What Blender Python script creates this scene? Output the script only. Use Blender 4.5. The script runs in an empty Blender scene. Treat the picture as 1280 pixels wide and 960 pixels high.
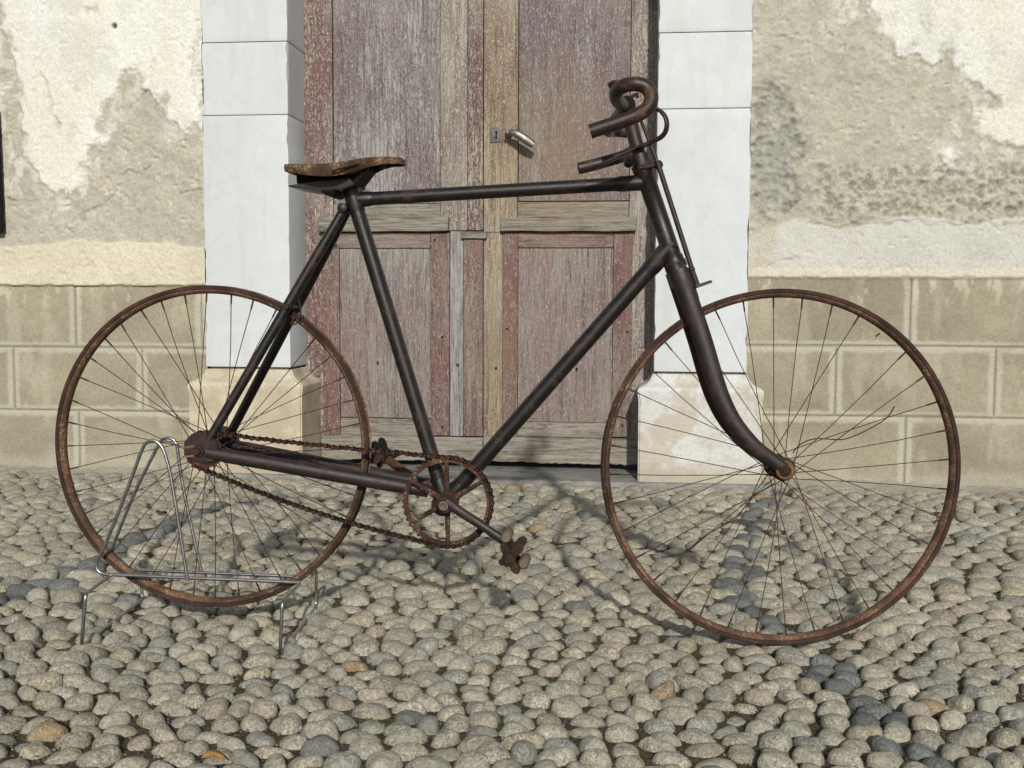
import bpy, bmesh, math, random
import numpy as np
from mathutils import Vector, Matrix, kdtree
random.seed(7); rng = np.random.default_rng(7)
R = math.radians

# ------------------------------------------------------------------ camera, sky, sun, exposure
FPX, CX, CY, CAMZ = 1400.0, 640.0, 480.0, 0.62          # focal length in photo pixels, camera height
PITCH, YAW, ROLL = R(4.2), R(6.3), R(0.25)
_fw = Vector((-math.sin(YAW)*math.cos(PITCH), math.cos(YAW)*math.cos(PITCH), -math.sin(PITCH)))
_r = _fw.cross(Vector((0, 0, 1))).normalized(); _u = _r.cross(_fw)
_r, _u = _r*math.cos(ROLL)+_u*math.sin(ROLL), _u*math.cos(ROLL)-_r*math.sin(ROLL)
CAM = Vector((0, 0, CAMZ))
scene = bpy.context.scene
col = scene.collection
cd = bpy.data.cameras.new('camera'); cam = bpy.data.objects.new('camera', cd); col.objects.link(cam)
cd.sensor_width = 36; cd.lens = FPX/1280*36; cd.clip_start = .05; cd.clip_end = 500
cam.matrix_world = Matrix(((_r.x, _u.x, -_fw.x, CAM.x), (_r.y, _u.y, -_fw.y, CAM.y), (_r.z, _u.z, -_fw.z, CAM.z), (0, 0, 0, 1)))
scene.camera = cam

SUN_EL, SUN_AZ = 24.5, 10.0           # light falls towards the wall and slightly to -x
world = bpy.data.worlds.new('World'); scene.world = world; world.use_nodes = True
wn = world.node_tree; bg = wn.nodes['Background']
sky = wn.nodes.new('ShaderNodeTexSky'); sky.sky_type = 'NISHITA'; sky.sun_disc = False
sky.sun_elevation = R(SUN_EL); sky.sun_rotation = R(180-SUN_AZ)
wn.links.new(sky.outputs[0], bg.inputs[0]); bg.inputs[1].default_value = 0.083
sl = bpy.data.lights.new('sun', 'SUN'); sl.energy = 3.5; sl.angle = R(1.35); sl.color = (1.0, .975, .912)
so = bpy.data.objects.new('sun', sl); col.objects.link(so)
_sd = Vector((-math.sin(R(SUN_AZ))*math.cos(R(SUN_EL)), math.cos(R(SUN_AZ))*math.cos(R(SUN_EL)), -math.sin(R(SUN_EL))))
so.rotation_euler = _sd.to_track_quat('-Z', 'Y').to_euler(); so.location = (2, -8, 5)
scene.view_settings.view_transform = 'Standard'; scene.view_settings.look = 'None'
scene.view_settings.exposure = 0.0; scene.view_settings.gamma = 1.0

# ------------------------------------------------------------------ measuring helpers
def ray(x, y): return _fw + _r*((x-CX)/FPX) - _u*((y-CY)/FPX)
def onY(x, y, Y):
    d = ray(x, y); return CAM + d*(Y/d.y)
def onZ(x, y, Z=0.0):
    d = ray(x, y); return CAM + d*((Z-CAMZ)/d.z)
def proj(p):
    v = Vector(p)-CAM; z = v.dot(_fw)
    return CX+FPX*v.dot(_r)/z, CY-FPX*v.dot(_u)/z

# ------------------------------------------------------------------ noise (numpy)
def _h(ix, iy, s):
    h = (ix.astype(np.int64)*374761393 + iy.astype(np.int64)*668265263 + s*974634777) & 0xffffffff
    h = ((h ^ (h >> 13))*1274126177) & 0xffffffff
    h = h ^ (h >> 16)
    return (h & 0xffff)/65535.0
def vn(x, y, s=0):
    ix = np.floor(x); iy = np.floor(y); fx = x-ix; fy = y-iy
    fx = fx*fx*(3-2*fx); fy = fy*fy*(3-2*fy)
    a = _h(ix, iy, s); b = _h(ix+1, iy, s); c = _h(ix, iy+1, s); d = _h(ix+1, iy+1, s)
    return a+(b-a)*fx+(c-a)*fy+(a-b-c+d)*fx*fy
def fbm(x, y, s=0, o=4, g=.5):
    t = 0; a = 1; n = 0
    for k in range(o):
        t = t+a*vn(x*2**k+k*17.3, y*2**k-k*9.1, s+k*31); n += a; a *= g
    return t/n
def sstep(a, b, x):
    t = np.clip((x-a)/(b-a), 0, 1); return t*t*(3-2*t)
def polysd(X, Z, pts):                                  # signed distance, inside positive
    d = np.full(X.shape, 1e9); ins = np.zeros(X.shape, bool); n = len(pts)
    for i in range(n):
        ax, az = pts[i]; bx, bz = pts[(i+1) % n]
        ex, ez = bx-ax, bz-az
        t = np.clip(((X-ax)*ex+(Z-az)*ez)/(ex*ex+ez*ez+1e-12), 0, 1)
        d = np.minimum(d, np.hypot(X-ax-t*ex, Z-az-t*ez))
        c = ((az > Z) != (bz > Z)) & (X < (bx-ax)*(Z-az)/(bz-az+1e-12)+ax)
        ins ^= c
    return np.where(ins, d, -d)
def polyline_d(X, Z, pts):
    d = np.full(X.shape, 1e9)
    for (ax, az), (bx, bz) in zip(pts[:-1], pts[1:]):
        ex, ez = bx-ax, bz-az
        t = np.clip(((X-ax)*ex+(Z-az)*ez)/(ex*ex+ez*ez+1e-12), 0, 1)
        d = np.minimum(d, np.hypot(X-ax-t*ex, Z-az-t*ez))
    return d

# ------------------------------------------------------------------ object helpers
def tag(o, label=None, cat=None, group=None, kind=None):
    if label: o['label'] = label
    if cat:
        o['category'] = cat; o['kind'] = 'thing'
    if group: o['group'] = group
    if kind: o['kind'] = kind
    return o
def empty(name, loc=(0, 0, 0)):
    o = bpy.data.objects.new(name, None); o.location = loc; o.empty_display_size = .1; col.objects.link(o); return o
def meshobj(name, verts, faces, mat, parent=None, smooth=True, colors=None):
    me = bpy.data.meshes.new(name); me.from_pydata([tuple(v) for v in verts], [], faces); me.update()
    return finish(name, me, mat, parent, smooth, colors)
def finish(name, me, mat, parent=None, smooth=True, colors=None):
    if smooth is True: me.polygons.foreach_set('use_smooth', [True]*len(me.polygons))
    if colors is not None:
        a = me.color_attributes.new('col', 'FLOAT_COLOR', 'POINT'); a.data.foreach_set('color', np.asarray(colors, np.float32).ravel())
    if mat: me.materials.append(mat)
    o = bpy.data.objects.new(name, me); col.objects.link(o)
    if parent: attach(o, parent)
    return o
def attach(o, parent):
    o.parent = parent
    m = Matrix.Translation(wloc(parent)); o.matrix_parent_inverse = m.inverted()
def wloc(o):
    l = Vector(o.location)
    return l if not o.parent else l   # parts keep world coordinates in their meshes (part origins stay at zero)
def bmobj(name, bm, mat, parent=None, smooth=True):
    bmesh.ops.recalc_face_normals(bm, faces=bm.faces)
    me = bpy.data.meshes.new(name); bm.to_mesh(me); bm.free()
    o = finish(name, me, mat, parent, smooth); return o
def sharp(o, ang=35):
    me = o.data
    bm = bmesh.new(); bm.from_mesh(me)
    for e in bm.edges:
        if len(e.link_faces) == 2 and e.calc_face_angle(0) > R(ang): e.smooth = False
    bm.to_mesh(me); bm.free(); return o
def box(name, x0, x1, y0, y1, z0, z1, mat, parent=None, bev=.003, seg=2, wob=0.0, cuts=0, chip=False):
    bm = bmesh.new(); bmesh.ops.create_cube(bm, size=1)
    for v in bm.verts:
        v.co = Vector((x0+(v.co.x+.5)*(x1-x0), y0+(v.co.y+.5)*(y1-y0), z0+(v.co.z+.5)*(z1-z0)))
    if cuts:
        L = max(x1-x0, z1-z0)
        es = [e for e in bm.edges if e.calc_length() > .5*L]
        bmesh.ops.subdivide_edges(bm, edges=es, cuts=cuts, use_grid_fill=True)
    if bev: bmesh.ops.bevel(bm, geom=[e for e in bm.edges if len(e.link_faces) == 2 and e.calc_face_angle(0) > 1], offset=bev, segments=seg, affect='EDGES', profile=.6)
    if wob:
        for v in bm.verts:
            s = v.co
            n = math.sin(s.x*31+s.z*13+x0*7)+math.sin(s.z*47+s.x*5+z0*9)
            v.co += Vector((math.sin(s.z*23+x0*40)*wob*.6, 0, n*wob*.5))
    if chip:                                              # worn and nicked arrises
        for v in bm.verts:
            s = v.co; ex = min(abs(s.x-x0), abs(s.x-x1)); ey = abs(s.y-y0); ez = min(abs(s.z-z0), abs(s.z-z1))
            if ey < .006 and min(ex, ez) < .006:
                a = float(fbm(np.array(s.z*22+s.x*3), np.array(x0*9+s.x*20), 8, 3)); d = max(0, a-.55)*.022+a*.0012
                s.x += d*(1 if abs(s.x-x0) < abs(s.x-x1) else -1)*(ex < .006)
    o = bmobj(name, bm, mat, parent); return sharp(o, 40)
def frames(P):
    T = []
    for i in range(len(P)):
        a = P[max(i-1, 0)]; b = P[min(i+1, len(P)-1)]; T.append((b-a).normalized())
    n = T[0].orthogonal().normalized(); out = []
    ref = Vector((0, 1, 0))
    if abs(T[0].dot(ref)) < .9: n = (ref-T[0]*ref.dot(T[0])).normalized()
    for i, t in enumerate(T):
        n = (n-t*n.dot(t)).normalized(); out.append((t, n, t.cross(n)))
    return out
def tubebm(bm, P, rad, seg=12, caps=True, squash=1.0):    # squash: thickness across Y relative to in-plane
    P = [Vector(p) for p in P]
    if not hasattr(rad, '__len__'): rad = [rad]*len(P)
    rings = []
    for p, r, (t, n, b) in zip(P, rad, frames(P)):
        rings.append([bm.verts.new(p+n*(math.cos(a)*r*squash)+b*(math.sin(a)*r)) for a in (2*math.pi*k/seg for k in range(seg))])
    for A, B in zip(rings[:-1], rings[1:]):
        for k in range(seg): bm.faces.new((A[k], A[(k+1) % seg], B[(k+1) % seg], B[k]))
    if caps:
        bm.faces.new(rings[0][::-1]); bm.faces.new(rings[-1])
    return rings
def tube(name, P, rad, mat, parent=None, seg=14, caps=True, squash=1.0):
    bm = bmesh.new(); tubebm(bm, P, rad, seg, caps, squash); return sharp(bmobj(name, bm, mat, parent), 50)
def spline(P, n=6):                                       # Catmull-Rom
    P = [Vector(p) for p in P]; out = []
    for i in range(len(P)-1):
        p0 = P[max(i-1, 0)]; p1 = P[i]; p2 = P[i+1]; p3 = P[min(i+2, len(P)-1)]
        for k in range(n):
            t = k/n
            out.append(.5*((2*p1)+(p2-p0)*t+(2*p0-5*p1+4*p2-p3)*t*t+(3*p1-p0-3*p2+p3)*t**3))
    out.append(P[-1]); return out
def rounded(P, rad, n=5):                                 # polyline with rounded bends
    P = [Vector(p) for p in P]; out = [P[0]]
    for i in range(1, len(P)-1):
        a, b, c = P[i-1], P[i], P[i+1]
        u = (a-b); v = (c-b); r = min(rad, u.length*.45, v.length*.45)
        s = b+u.normalized()*r; e = b+v.normalized()*r
        for k in range(n+1):
            t = k/n; out.append(s*(1-t)**2+b*2*t*(1-t)+e*t*t)
    out.append(P[-1]); return out
def lathe_y(bm, c, prof, seg=24):                         # profile [(y offset, r)] around the Y axis through c
    rings = []
    for y, r in prof:
        rings.append([bm.verts.new((c[0]+math.cos(a)*r, c[1]+y, c[2]+math.sin(a)*r)) for a in (2*math.pi*k/seg for k in range(seg))])
    for A, B in zip(rings[:-1], rings[1:]):
        for k in range(seg): bm.faces.new((A[k], A[(k+1) % seg], B[(k+1) % seg], B[k]))
    bm.faces.new(rings[0]); bm.faces.new(rings[-1][::-1])
def extrude_xz(bm, pts, y0, y1):
    A = [bm.verts.new((x, y0, z)) for x, z in pts]; B = [bm.verts.new((x, y1, z)) for x, z in pts]; n = len(pts)
    bm.faces.new(A); bm.faces.new(B[::-1])
    for k in range(n): bm.faces.new((A[k], B[k], B[(k+1) % n], A[(k+1) % n]))
def plate(name, pts, y0, y1, mat, parent=None, bev=.0012):
    bm = bmesh.new(); extrude_xz(bm, pts, y0, y1)
    bmesh.ops.recalc_face_normals(bm, faces=bm.faces)
    if bev: bmesh.ops.bevel(bm, geom=[e for e in bm.edges if len(e.link_faces) == 2 and e.calc_face_angle(0) > 1], offset=bev, segments=2, affect='EDGES')
    return sharp(bmobj(name, bm, mat, parent), 40)

# ------------------------------------------------------------------ materials
class NT:
    def __init__(s, name, rough=.8, metal=0.0, spec=.3):
        s.m = bpy.data.materials.new(name); s.m.use_nodes = True; s.t = s.m.node_tree
        s.b = s.t.nodes['Principled BSDF']; s.b.inputs['Roughness'].default_value = rough; s.b.inputs['Metallic'].default_value = metal
        s.b.inputs['Specular IOR Level'].default_value = spec
        g = s.t.nodes.new('ShaderNodeNewGeometry'); s.pos = g.outputs['Position']
    def node(s, ty, **kw):
        n = s.t.nodes.new(ty)
        for k, v in kw.items(): setattr(n, k, v)
        return n
    def set(s, n, key, v):
        if v is None: return
        if hasattr(v, 'links') or isinstance(v, bpy.types.NodeSocket): s.t.links.new(v, n.inputs[key])
        else: n.inputs[key].default_value = v
    def mapped(s, scale, vec=None, off=None):
        n = s.node('ShaderNodeMapping'); s.set(n, 'Vector', vec or s.pos); n.inputs['Scale'].default_value = scale
        if off is not None: s.set(n, 'Location', off)
        return n.outputs[0]
    def noise(s, scale=10, detail=4, rough=.55, vec=None, dist=0.0):
        n = s.node('ShaderNodeTexNoise'); s.set(n, 'Vector', vec or s.pos)
        n.inputs['Scale'].default_value = scale; n.inputs['Detail'].default_value = detail; n.inputs['Roughness'].default_value = rough; n.inputs['Distortion'].default_value = dist
        return n.outputs['Fac']
    def voro(s, scale=10, vec=None, feature='F1', out='Distance'):
        n = s.node('ShaderNodeTexVoronoi', feature=feature); s.set(n, 'Vector', vec or s.pos); n.inputs['Scale'].default_value = scale
        return n.outputs[out]
    def ramp(s, fac, stops, interp='LINEAR'):
        n = s.node('ShaderNodeValToRGB'); s.set(n, 'Fac', fac); e = n.color_ramp.elements; n.color_ramp.interpolation = interp
        while len(e) < len(stops): e.new(.5)
        for k, (p, c) in enumerate(stops):
            e[k].position = p; e[k].color = (c, c, c, 1) if not hasattr(c, '__len__') else (*c, 1)
        return n.outputs[0]
    def mix(s, fac, a, b, mode='MIX'):
        n = s.node('ShaderNodeMix', data_type='RGBA', blend_type=mode)
        s.set(n, 0, fac)
        for k, v in ((6, a), (7, b)):
            if hasattr(v, '__len__') and not isinstance(v, bpy.types.NodeSocket): v = (*v, 1) if len(v) == 3 else v
            s.set(n, k, v)
        return n.outputs[2]
    def math(s, op, a, b=None, c=None, clamp=False):
        n = s.node('ShaderNodeMath', operation=op, use_clamp=clamp); s.set(n, 0, a)
        if b is not None: s.set(n, 1, b)
        if c is not None: s.set(n, 2, c)
        return n.outputs[0]
    def bump(s, h, strength=.5, dist=.002, prev=None):
        n = s.node('ShaderNodeBump'); s.set(n, 'Height', h); n.inputs['Strength'].default_value = strength; n.inputs['Distance'].default_value = dist
        if prev: s.t.links.new(prev, n.inputs['Normal'])
        return n.outputs[0]
    def attr(s, name='col'):
        n = s.node('ShaderNodeAttribute', attribute_name=name); return n.outputs['Color']
    def rnd(s):
        n = s.node('ShaderNodeObjectInfo'); return n.outputs['Random']
    def rndvec(s, k=37.0):
        v = s.rnd(); n = s.node('ShaderNodeCombineXYZ')
        s.set(n, 0, s.math('MULTIPLY', v, k)); s.set(n, 1, s.math('MULTIPLY', v, k*1.7)); s.set(n, 2, s.math('MULTIPLY', v, k*.6)); return n.outputs[0]
    def near(s, p, r0, r1, sx=1, sz=1):                   # 1 inside r0 fading to 0 at r1, a stain round a place
        n = s.node('ShaderNodeVectorMath', operation='SUBTRACT'); s.set(n, 0, s.pos); n.inputs[1].default_value = p
        m = s.node('ShaderNodeVectorMath', operation='MULTIPLY'); s.t.links.new(n.outputs[0], m.inputs[0]); m.inputs[1].default_value = (1/sx, 1, 1/sz)
        l = s.node('ShaderNodeVectorMath', operation='LENGTH'); s.t.links.new(m.outputs[0], l.inputs[0])
        q = s.node('ShaderNodeMapRange'); s.set(q, 0, l.outputs['Value']); q.inputs[1].default_value = r0; q.inputs[2].default_value = r1; q.inputs[3].default_value = 1; q.inputs[4].default_value = 0
        return q.outputs[0]
    def done(s, colr=None, rough=None, nrm=None):
        if colr is not None:
            if hasattr(colr, '__len__') and not isinstance(colr, bpy.types.NodeSocket): colr = (*colr, 1)
            s.set(s.b, 'Base Color', colr)
        if rough is not None: s.set(s.b, 'Roughness', rough)
        if nrm is not None: s.set(s.b, 'Normal', nrm)
        return s.m

def mat_wall():
    n = NT('wall_plaster', .92, spec=.15)
    f = n.noise(160, 5, .65); g = n.noise(45, 4, .6); sp = n.voro(230)
    c = n.attr()
    c = n.mix(n.ramp(f, [(.36, 0), (.64, 1)]), n.mix(1, c, (.83, .82, .80), 'MULTIPLY'), n.mix(1, c, (1.08, 1.08, 1.08), 'MULTIPLY'))
    c = n.mix(n.ramp(g, [(.56, 0), (.74, .3)]), c, n.mix(1, c, (.72, .70, .66), 'MULTIPLY'))
    b = n.bump(f, .35, .003); b = n.bump(n.ramp(sp, [(0, 0), (.5, 1)]), .15, .003, b)
    return n.done(c, None, b)
def mat_marble():
    n = NT('marble', .55, spec=.35)
    ov = n.node('ShaderNodeVectorMath', operation='ADD'); n.set(ov, 0, n.pos); n.set(ov, 1, n.rndvec(21)); v = ov.outputs[0]
    w = n.noise(2.6, 7, .62, vec=n.mapped((1, 1, .8), v), dist=1.6); d = n.noise(9, 6, .65, vec=v, dist=.5); f = n.noise(120, 3, .6); pit = n.noise(30, 5, .7, vec=v)
    c = n.ramp(w, [(.30, (.490, .525, .550)), (.46, (.548, .575, .590)), (.52, (.515, .545, .565)), (.56, (.552, .578, .588)), (.8, (.565, .577, .573))])
    c = n.mix(n.ramp(d, [(.50, 0), (.72, .45)]), c, (.53, .54, .53))
    drip = n.noise(4.0, 5, .6, vec=n.mapped((4, 1, .35), v)); c = n.mix(n.ramp(drip, [(.53, 0), (.72, .6)]), c, (.49, .485, .44))
    vn_ = n.noise(3.4, 8, .62, vec=n.mapped((1, 1, 1.6), v), dist=.9); c = n.mix(n.ramp(vn_, [(.485, 0), (.497, .2), (.503, .2), (.515, 0)]), c, (.44, .455, .46))
    c = n.mix(n.ramp(pit, [(.66, 0), (.76, .7)]), c, (.42, .41, .37))
    b = n.bump(d, .25, .006); b = n.bump(f, .12, .002, b)
    return n.done(c, n.ramp(d, [(.3, .45), (.7, .7)]), b)
def mat_base():
    n = NT('marble_base', .75, spec=.25)
    d = n.noise(7, 6, .65, dist=.4); f = n.noise(90, 4, .6); lo = n.noise(3.2, 4, .6)
    sep = n.node('ShaderNodeSeparateXYZ'); n.set(sep, 0, n.pos)
    left = n.math('LESS_THAN', sep.outputs[0], -.6)
    cl = n.ramp(d, [(.32, (.37, .315, .215)), (.48, (.52, .46, .335)), (.62, (.60, .555, .44)), (.8, (.48, .44, .345))])
    cr = n.ramp(d, [(.30, (.42, .38, .31)), (.42, (.53, .515, .475)), (.55, (.585, .585, .56)), (.75, (.55, .54, .50))])
    c = n.mix(left, cr, cl)
    c = n.mix(n.ramp(lo, [(.55, 0), (.58, .6)]), c, (.44, .375, .28)); c = n.mix(n.ramp(n.noise(28, 5, .7), [(.55, 0), (.70, .5)]), c, (.36, .34, .29)); c = n.mix(n.ramp(f, [(.35, .35), (.5, 0)]), c, (.34, .31, .25))
    zf = n.math('ADD', sep.outputs[2], n.math('MULTIPLY', n.math('SUBTRACT', d, .5), .12))
    mr = n.node('ShaderNodeMapRange'); n.set(mr, 0, zf); mr.inputs[1].default_value = .03; mr.inputs[2].default_value = .10; mr.inputs[3].default_value = .75; mr.inputs[4].default_value = 0
    c = n.mix(mr.outputs[0], c, (.36, .31, .22))
    b = n.bump(d, .4, .008); b = n.bump(f, .3, .003, b)
    return n.done(c, None, b)
def mat_wood(name, woodA, woodB, paint, cover, speck=(.62, .58, .54), streak=.8, horiz=False, stains=True, band=0.06):
    n = NT(name, .85, spec=.2)
    ov = n.node('ShaderNodeVectorMath', operation='ADD'); n.set(ov, 0, n.pos); n.set(ov, 1, n.rndvec(13)); v = ov.outputs[0]
    S = (1, 1, .055) if not horiz else (.055, 1, 1)
    M = (1, 1, .42) if not horiz else (.42, 1, 1)
    gr = n.noise(150, 5, .65, vec=n.mapped(S, v), dist=.35)
    g2 = n.noise(42, 4, .6, vec=n.mapped(S, v), dist=.8)
    fl = n.noise(95, 5, .68, vec=n.mapped(M, v)); lo = n.noise(5.5, 4, .6, vec=n.mapped((1, 1, .35) if not horiz else (.35, 1, 1), v))
    fine = n.noise(260, 3, .6, vec=n.mapped(M, v))
    c = n.mix(n.ramp(gr, [(.38, 0), (.58, 1)]), woodA, woodB)
    c = n.mix(n.ramp(g2, [(.38, .65), (.47, 0)]), c, tuple(k*.40 for k in woodA))
    gf = n.noise(330, 3, .6, vec=n.mapped((1, 1, .035) if not horiz else (.035, 1, 1), v))
    c = n.mix(n.ramp(gf, [(.36, .6), (.47, 0)]), c, tuple(k*.5 for k in woodA)); c = n.mix(n.ramp(gf, [(.54, 0), (.64, .5)]), c, tuple(min(1, k*1.3) for k in woodB))
    thr = n.math('ADD', n.math('ADD', n.math('MULTIPLY', fl, .75), n.math('MULTIPLY', lo, .55)), n.math('MULTIPLY', gr, .2))
    pm = n.ramp(thr, [(max(0, 1.02-.62*cover-band), 0), (min(1, 1.02-.62*cover+band), 1)])
    pc = n.mix(n.ramp(lo, [(.35, 0), (.65, 1)]), paint, tuple(min(1, k*1.25+.02) for k in paint))
    pc = n.mix(n.ramp(gf, [(.38, .45), (.5, 0)]), pc, tuple(k*.5 for k in paint))
    c = n.mix(n.math('MULTIPLY', pm, .88), c, pc)
    sm = n.ramp(n.math('ADD', n.math('MULTIPLY', fine, .55), n.math('MULTIPLY', fl, .45)), [(.535, 0), (.585, streak)])
    c = n.mix(sm, c, speck)
    crack = n.ramp(n.noise(34, 3, .5, vec=n.mapped((1, 1, .03) if not horiz else (.03, 1, 1), v), dist=.15), [(.235, 1), (.25, 0)])
    c = n.mix(n.math('MULTIPLY', crack, .8), c, (.03, .025, .02))
    pp_ = n.noise(3.1, 5, .6, vec=n.mapped((1.6, 1, .5) if not horiz else (.5, 1, 1.6), v), dist=.6)
    c = n.mix(n.ramp(n.math('ADD', n.math('MULTIPLY', pp_, .75), n.math('MULTIPLY', fl, .25)), [(.52, 0), (.62, .35)]), c, n.mix(gr, (.20, .182, .160), (.44, .41, .365)))
    if stains:
        hp = onY(690, 190, 4.03)
        st = n.math('MULTIPLY', n.near(tuple(hp), .02, .36, sx=.85, sz=1.1), n.ramp(lo, [(.25, .4), (.6, 1)]))
        c = n.mix(n.math('MULTIPLY', st, .62), c, (.27, .185, .105))
        hp = onY(622, 440, 4.03)
        st = n.near(tuple(hp), .01, .30, sx=.42, sz=1.3)
        c = n.mix(n.math('MULTIPLY', st, .5), c, (.22, .155, .09))
    h = n.math('ADD', n.math('MULTIPLY', gr, .6), n.math('ADD', n.math('MULTIPLY', pm, .35), n.math('MULTIPLY', crack, -.8)))
    b = n.bump(h, .8, .003); b = n.bump(fl, .35, .0025, b)
    return n.done(c, None, b)
def mat_frame(name='frame_paint', base=(.0088, .0066, .0060), rust=(.048, .022, .0155), amt=.50, rough=.40):
    n = NT(name, rough, spec=.45)
    a = n.noise(38, 5, .65); f = n.noise(260, 4, .6); lo = n.noise(9, 4, .6)
    m = n.math('MULTIPLY', n.ramp(a, [(amt, 0), (amt+.14, 1)]), n.ramp(lo, [(.35, .15), (.65, 1)]))
    c = n.mix(m, base, rust)
    c = n.mix(n.ramp(f, [(.58, 0), (.72, .55)]), c, tuple(k*1.9+.01 for k in base))
    return n.done(c, n.math('ADD', n.math('MULTIPLY', m, .3), n.math('ADD', n.math('MULTIPLY', f, .2), rough-.08)), n.bump(n.math('ADD', n.math('MULTIPLY', a, .7), n.math('MULTIPLY', f, .5)), .35, .0015))
def mat_rust(name, dark, mid, hi, pale=(.34, .25, .17), palethr=.66, spec=.25):
    n = NT(name, .78, spec=spec)
    a = n.noise(26, 6, .65); f = n.noise(210, 4, .65); lo = n.noise(6.5, 3, .6)
    c = n.ramp(n.math('ADD', n.math('MULTIPLY', a, .6), n.math('MULTIPLY', lo, .4)), [(.36, dark), (.5, mid), (.64, hi)])
    c = n.mix(n.ramp(f, [(.35, .5), (.5, 0)]), c, dark)
    c = n.mix(n.math('MULTIPLY', n.ramp(f, [(palethr-.1, 0), (palethr, 1)]), n.ramp(a, [(.45, 0), (.6, .9)])), c, pale)
    return n.done(c, None, n.bump(n.math('ADD', a, f), .5, .0015))
def mat_plain(name, c, rough=.7, metal=0.0, var=.35, scale=60, spec=.3, bumpd=.001):
    n = NT(name, rough, metal, spec)
    f = n.noise(scale, 5, .6); g = n.noise(scale*5, 3, .6)
    cc = n.mix(n.ramp(f, [(.3, 0), (.7, 1)]), tuple(k*(1-var) for k in c), tuple(min(1, k*(1+var)) for k in c))
    return n.done(cc, None, n.bump(n.math('ADD', f, g), .4, bumpd))
def mat_stone():
    n = NT('cobble_stone', .8, spec=.25)
    c = n.attr()
    sp = n.noise(300, 4, .7); md = n.noise(120, 5, .65); lo = n.noise(30, 3, .6)
    c = n.mix(n.ramp(md, [(.33, 0), (.68, 1)]), n.mix(1, c, (.66, .64, .60), 'MULTIPLY'), n.mix(1, c, (1.22, 1.2, 1.17), 'MULTIPLY'))
    gm = n.ramp(n.noise(22, 3, .6), [(.35, .15), (.62, 1)])
    c = n.mix(n.math('MULTIPLY', gm, n.ramp(sp, [(.53, 0), (.61, .8)])), c, n.mix(1, c, (1.8, 1.8, 1.76), 'MULTIPLY'))
    c = n.mix(n.math('MULTIPLY', gm, n.ramp(sp, [(.40, .75), (.48, 0)])), c, n.mix(1, c, (.38, .35, .31), 'MULTIPLY'))
    c = n.mix(n.ramp(lo, [(.58, 0), (.75, .4)]), c, n.mix(1, c, (1.12, .98, .78), 'MULTIPLY'))
    b = n.bump(lo, .3, .010); b = n.bump(md, .5, .004, b); b = n.bump(sp, .4, .002, b)
    return n.done(c, n.ramp(md, [(.3, .68), (.7, .88)]), b)
def mat_soil():
    n = NT('soil', .95, spec=.1)
    a = n.noise(14, 5, .6); f = n.noise(130, 5, .7); v = n.voro(150)
    c = n.ramp(f, [(.3, (.032, .027, .018)), (.5, (.082, .070, .047)), (.72, (.19, .165, .12))])
    c = n.mix(n.ramp(a, [(.52, 0), (.66, .75)]), c, n.mix(f, (.042, .041, .010), (.15, .14, .045)))
    b = n.bump(f, 1, .006); b = n.bump(v, .5, .004, b)
    return n.done(c, None, b)
def mat_farground():
    n = NT('cobbles_far', .9, spec=.15)
    d = n.voro(19, feature='DISTANCE_TO_EDGE'); f = n.noise(150, 5, .65); cc = n.voro(19, out='Color')
    c = n.mix(n.ramp(f, [(.3, 0), (.7, 1)]), (.17, .155, .13), (.31, .29, .245))
    c = n.mix(.3, c, n.mix(1, cc, (.3, .28, .24), 'MULTIPLY'))
    c = n.mix(n.ramp(d, [(.04, 0), (.12, 1)]), (.04, .033, .022), c)
    return n.done(c, None, n.bump(n.ramp(d, [(0, 0), (.35, 1)]), 1, .02))

M_WALL, M_MARBLE, M_BASE = mat_wall(), mat_marble(), mat_base()
GREY_A, GREY_B = (.145, .132, .118), (.285, .270, .248)
M_WUP = mat_wood('wood_upper_panel', (.192, .178, .174), (.360, .346, .338), (.112, .070, .073), .475, speck=(.49, .465, .44), band=.06, streak=.5)
M_WMAR = mat_wood('wood_maroon_stile', (.25, .21, .18), (.42, .37, .325), (.085, .036, .035), .475, speck=(.52, .465, .415), band=.045, streak=.6)
M_WPALE = mat_wood('wood_flaked_stile', (.215, .192, .165), (.365, .335, .30), (.125, .075, .067), .405, speck=(.54, .49, .43), band=.06)
M_WLOW = mat_wood('wood_lower_panel', GREY_A, GREY_B, (.160, .096, .090), .43, speck=(.42, .395, .355), streak=.5, band=.12)
M_WRED = mat_wood('wood_red_strip', (.165, .135, .115), (.285, .245, .215), (.112, .046, .043), .465, speck=(.38, .34, .305), streak=.55, band=.075)
M_WGREY = mat_wood('wood_grey_stile', (.150, .145, .135), (.315, .310, .295), (.18, .145, .135), .32, speck=(.43, .41, .375), streak=.5)
M_WRAIL = mat_wood('wood_bare_rail', (.135, .120, .098), (.275, .252, .212), (.20, .165, .13), .30, speck=(.37, .345, .295), streak=.4, horiz=True)
M_WREDH = mat_wood('wood_red_rail', (.165, .135, .115), (.285, .245, .215), (.112, .045, .042), .46, speck=(.36, .32, .285), streak=.5, horiz=True, band=.075)
M_WORAN = mat_wood('wood_brown_stile', (.205, .160, .110), (.37, .315, .235), (.125, .062, .045), .39, speck=(.50, .44, .355), band=.06)
M_WDARK = mat_plain('shadowed_lining', (.03, .026, .022), .9)
M_FRAME = mat_frame()
M_FORK = mat_frame('fork_paint', (.0150, .0088, .0080), (.050, .021, .016), .48, .48)
M_BAR = mat_frame('handlebar_rust', (.022, .0105, .008), (.090, .042, .020), .52, .46)
M_RIM = mat_rust('rim_rust', (.042, .023, .016), (.104, .055, .034), (.180, .100, .060), pale=(.34, .24, .14), palethr=.64)
M_RIMD = mat_rust('rim_outer_rust', (.018, .0105, .009), (.038, .020, .015), (.070, .036, .023), palethr=.72)
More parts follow.
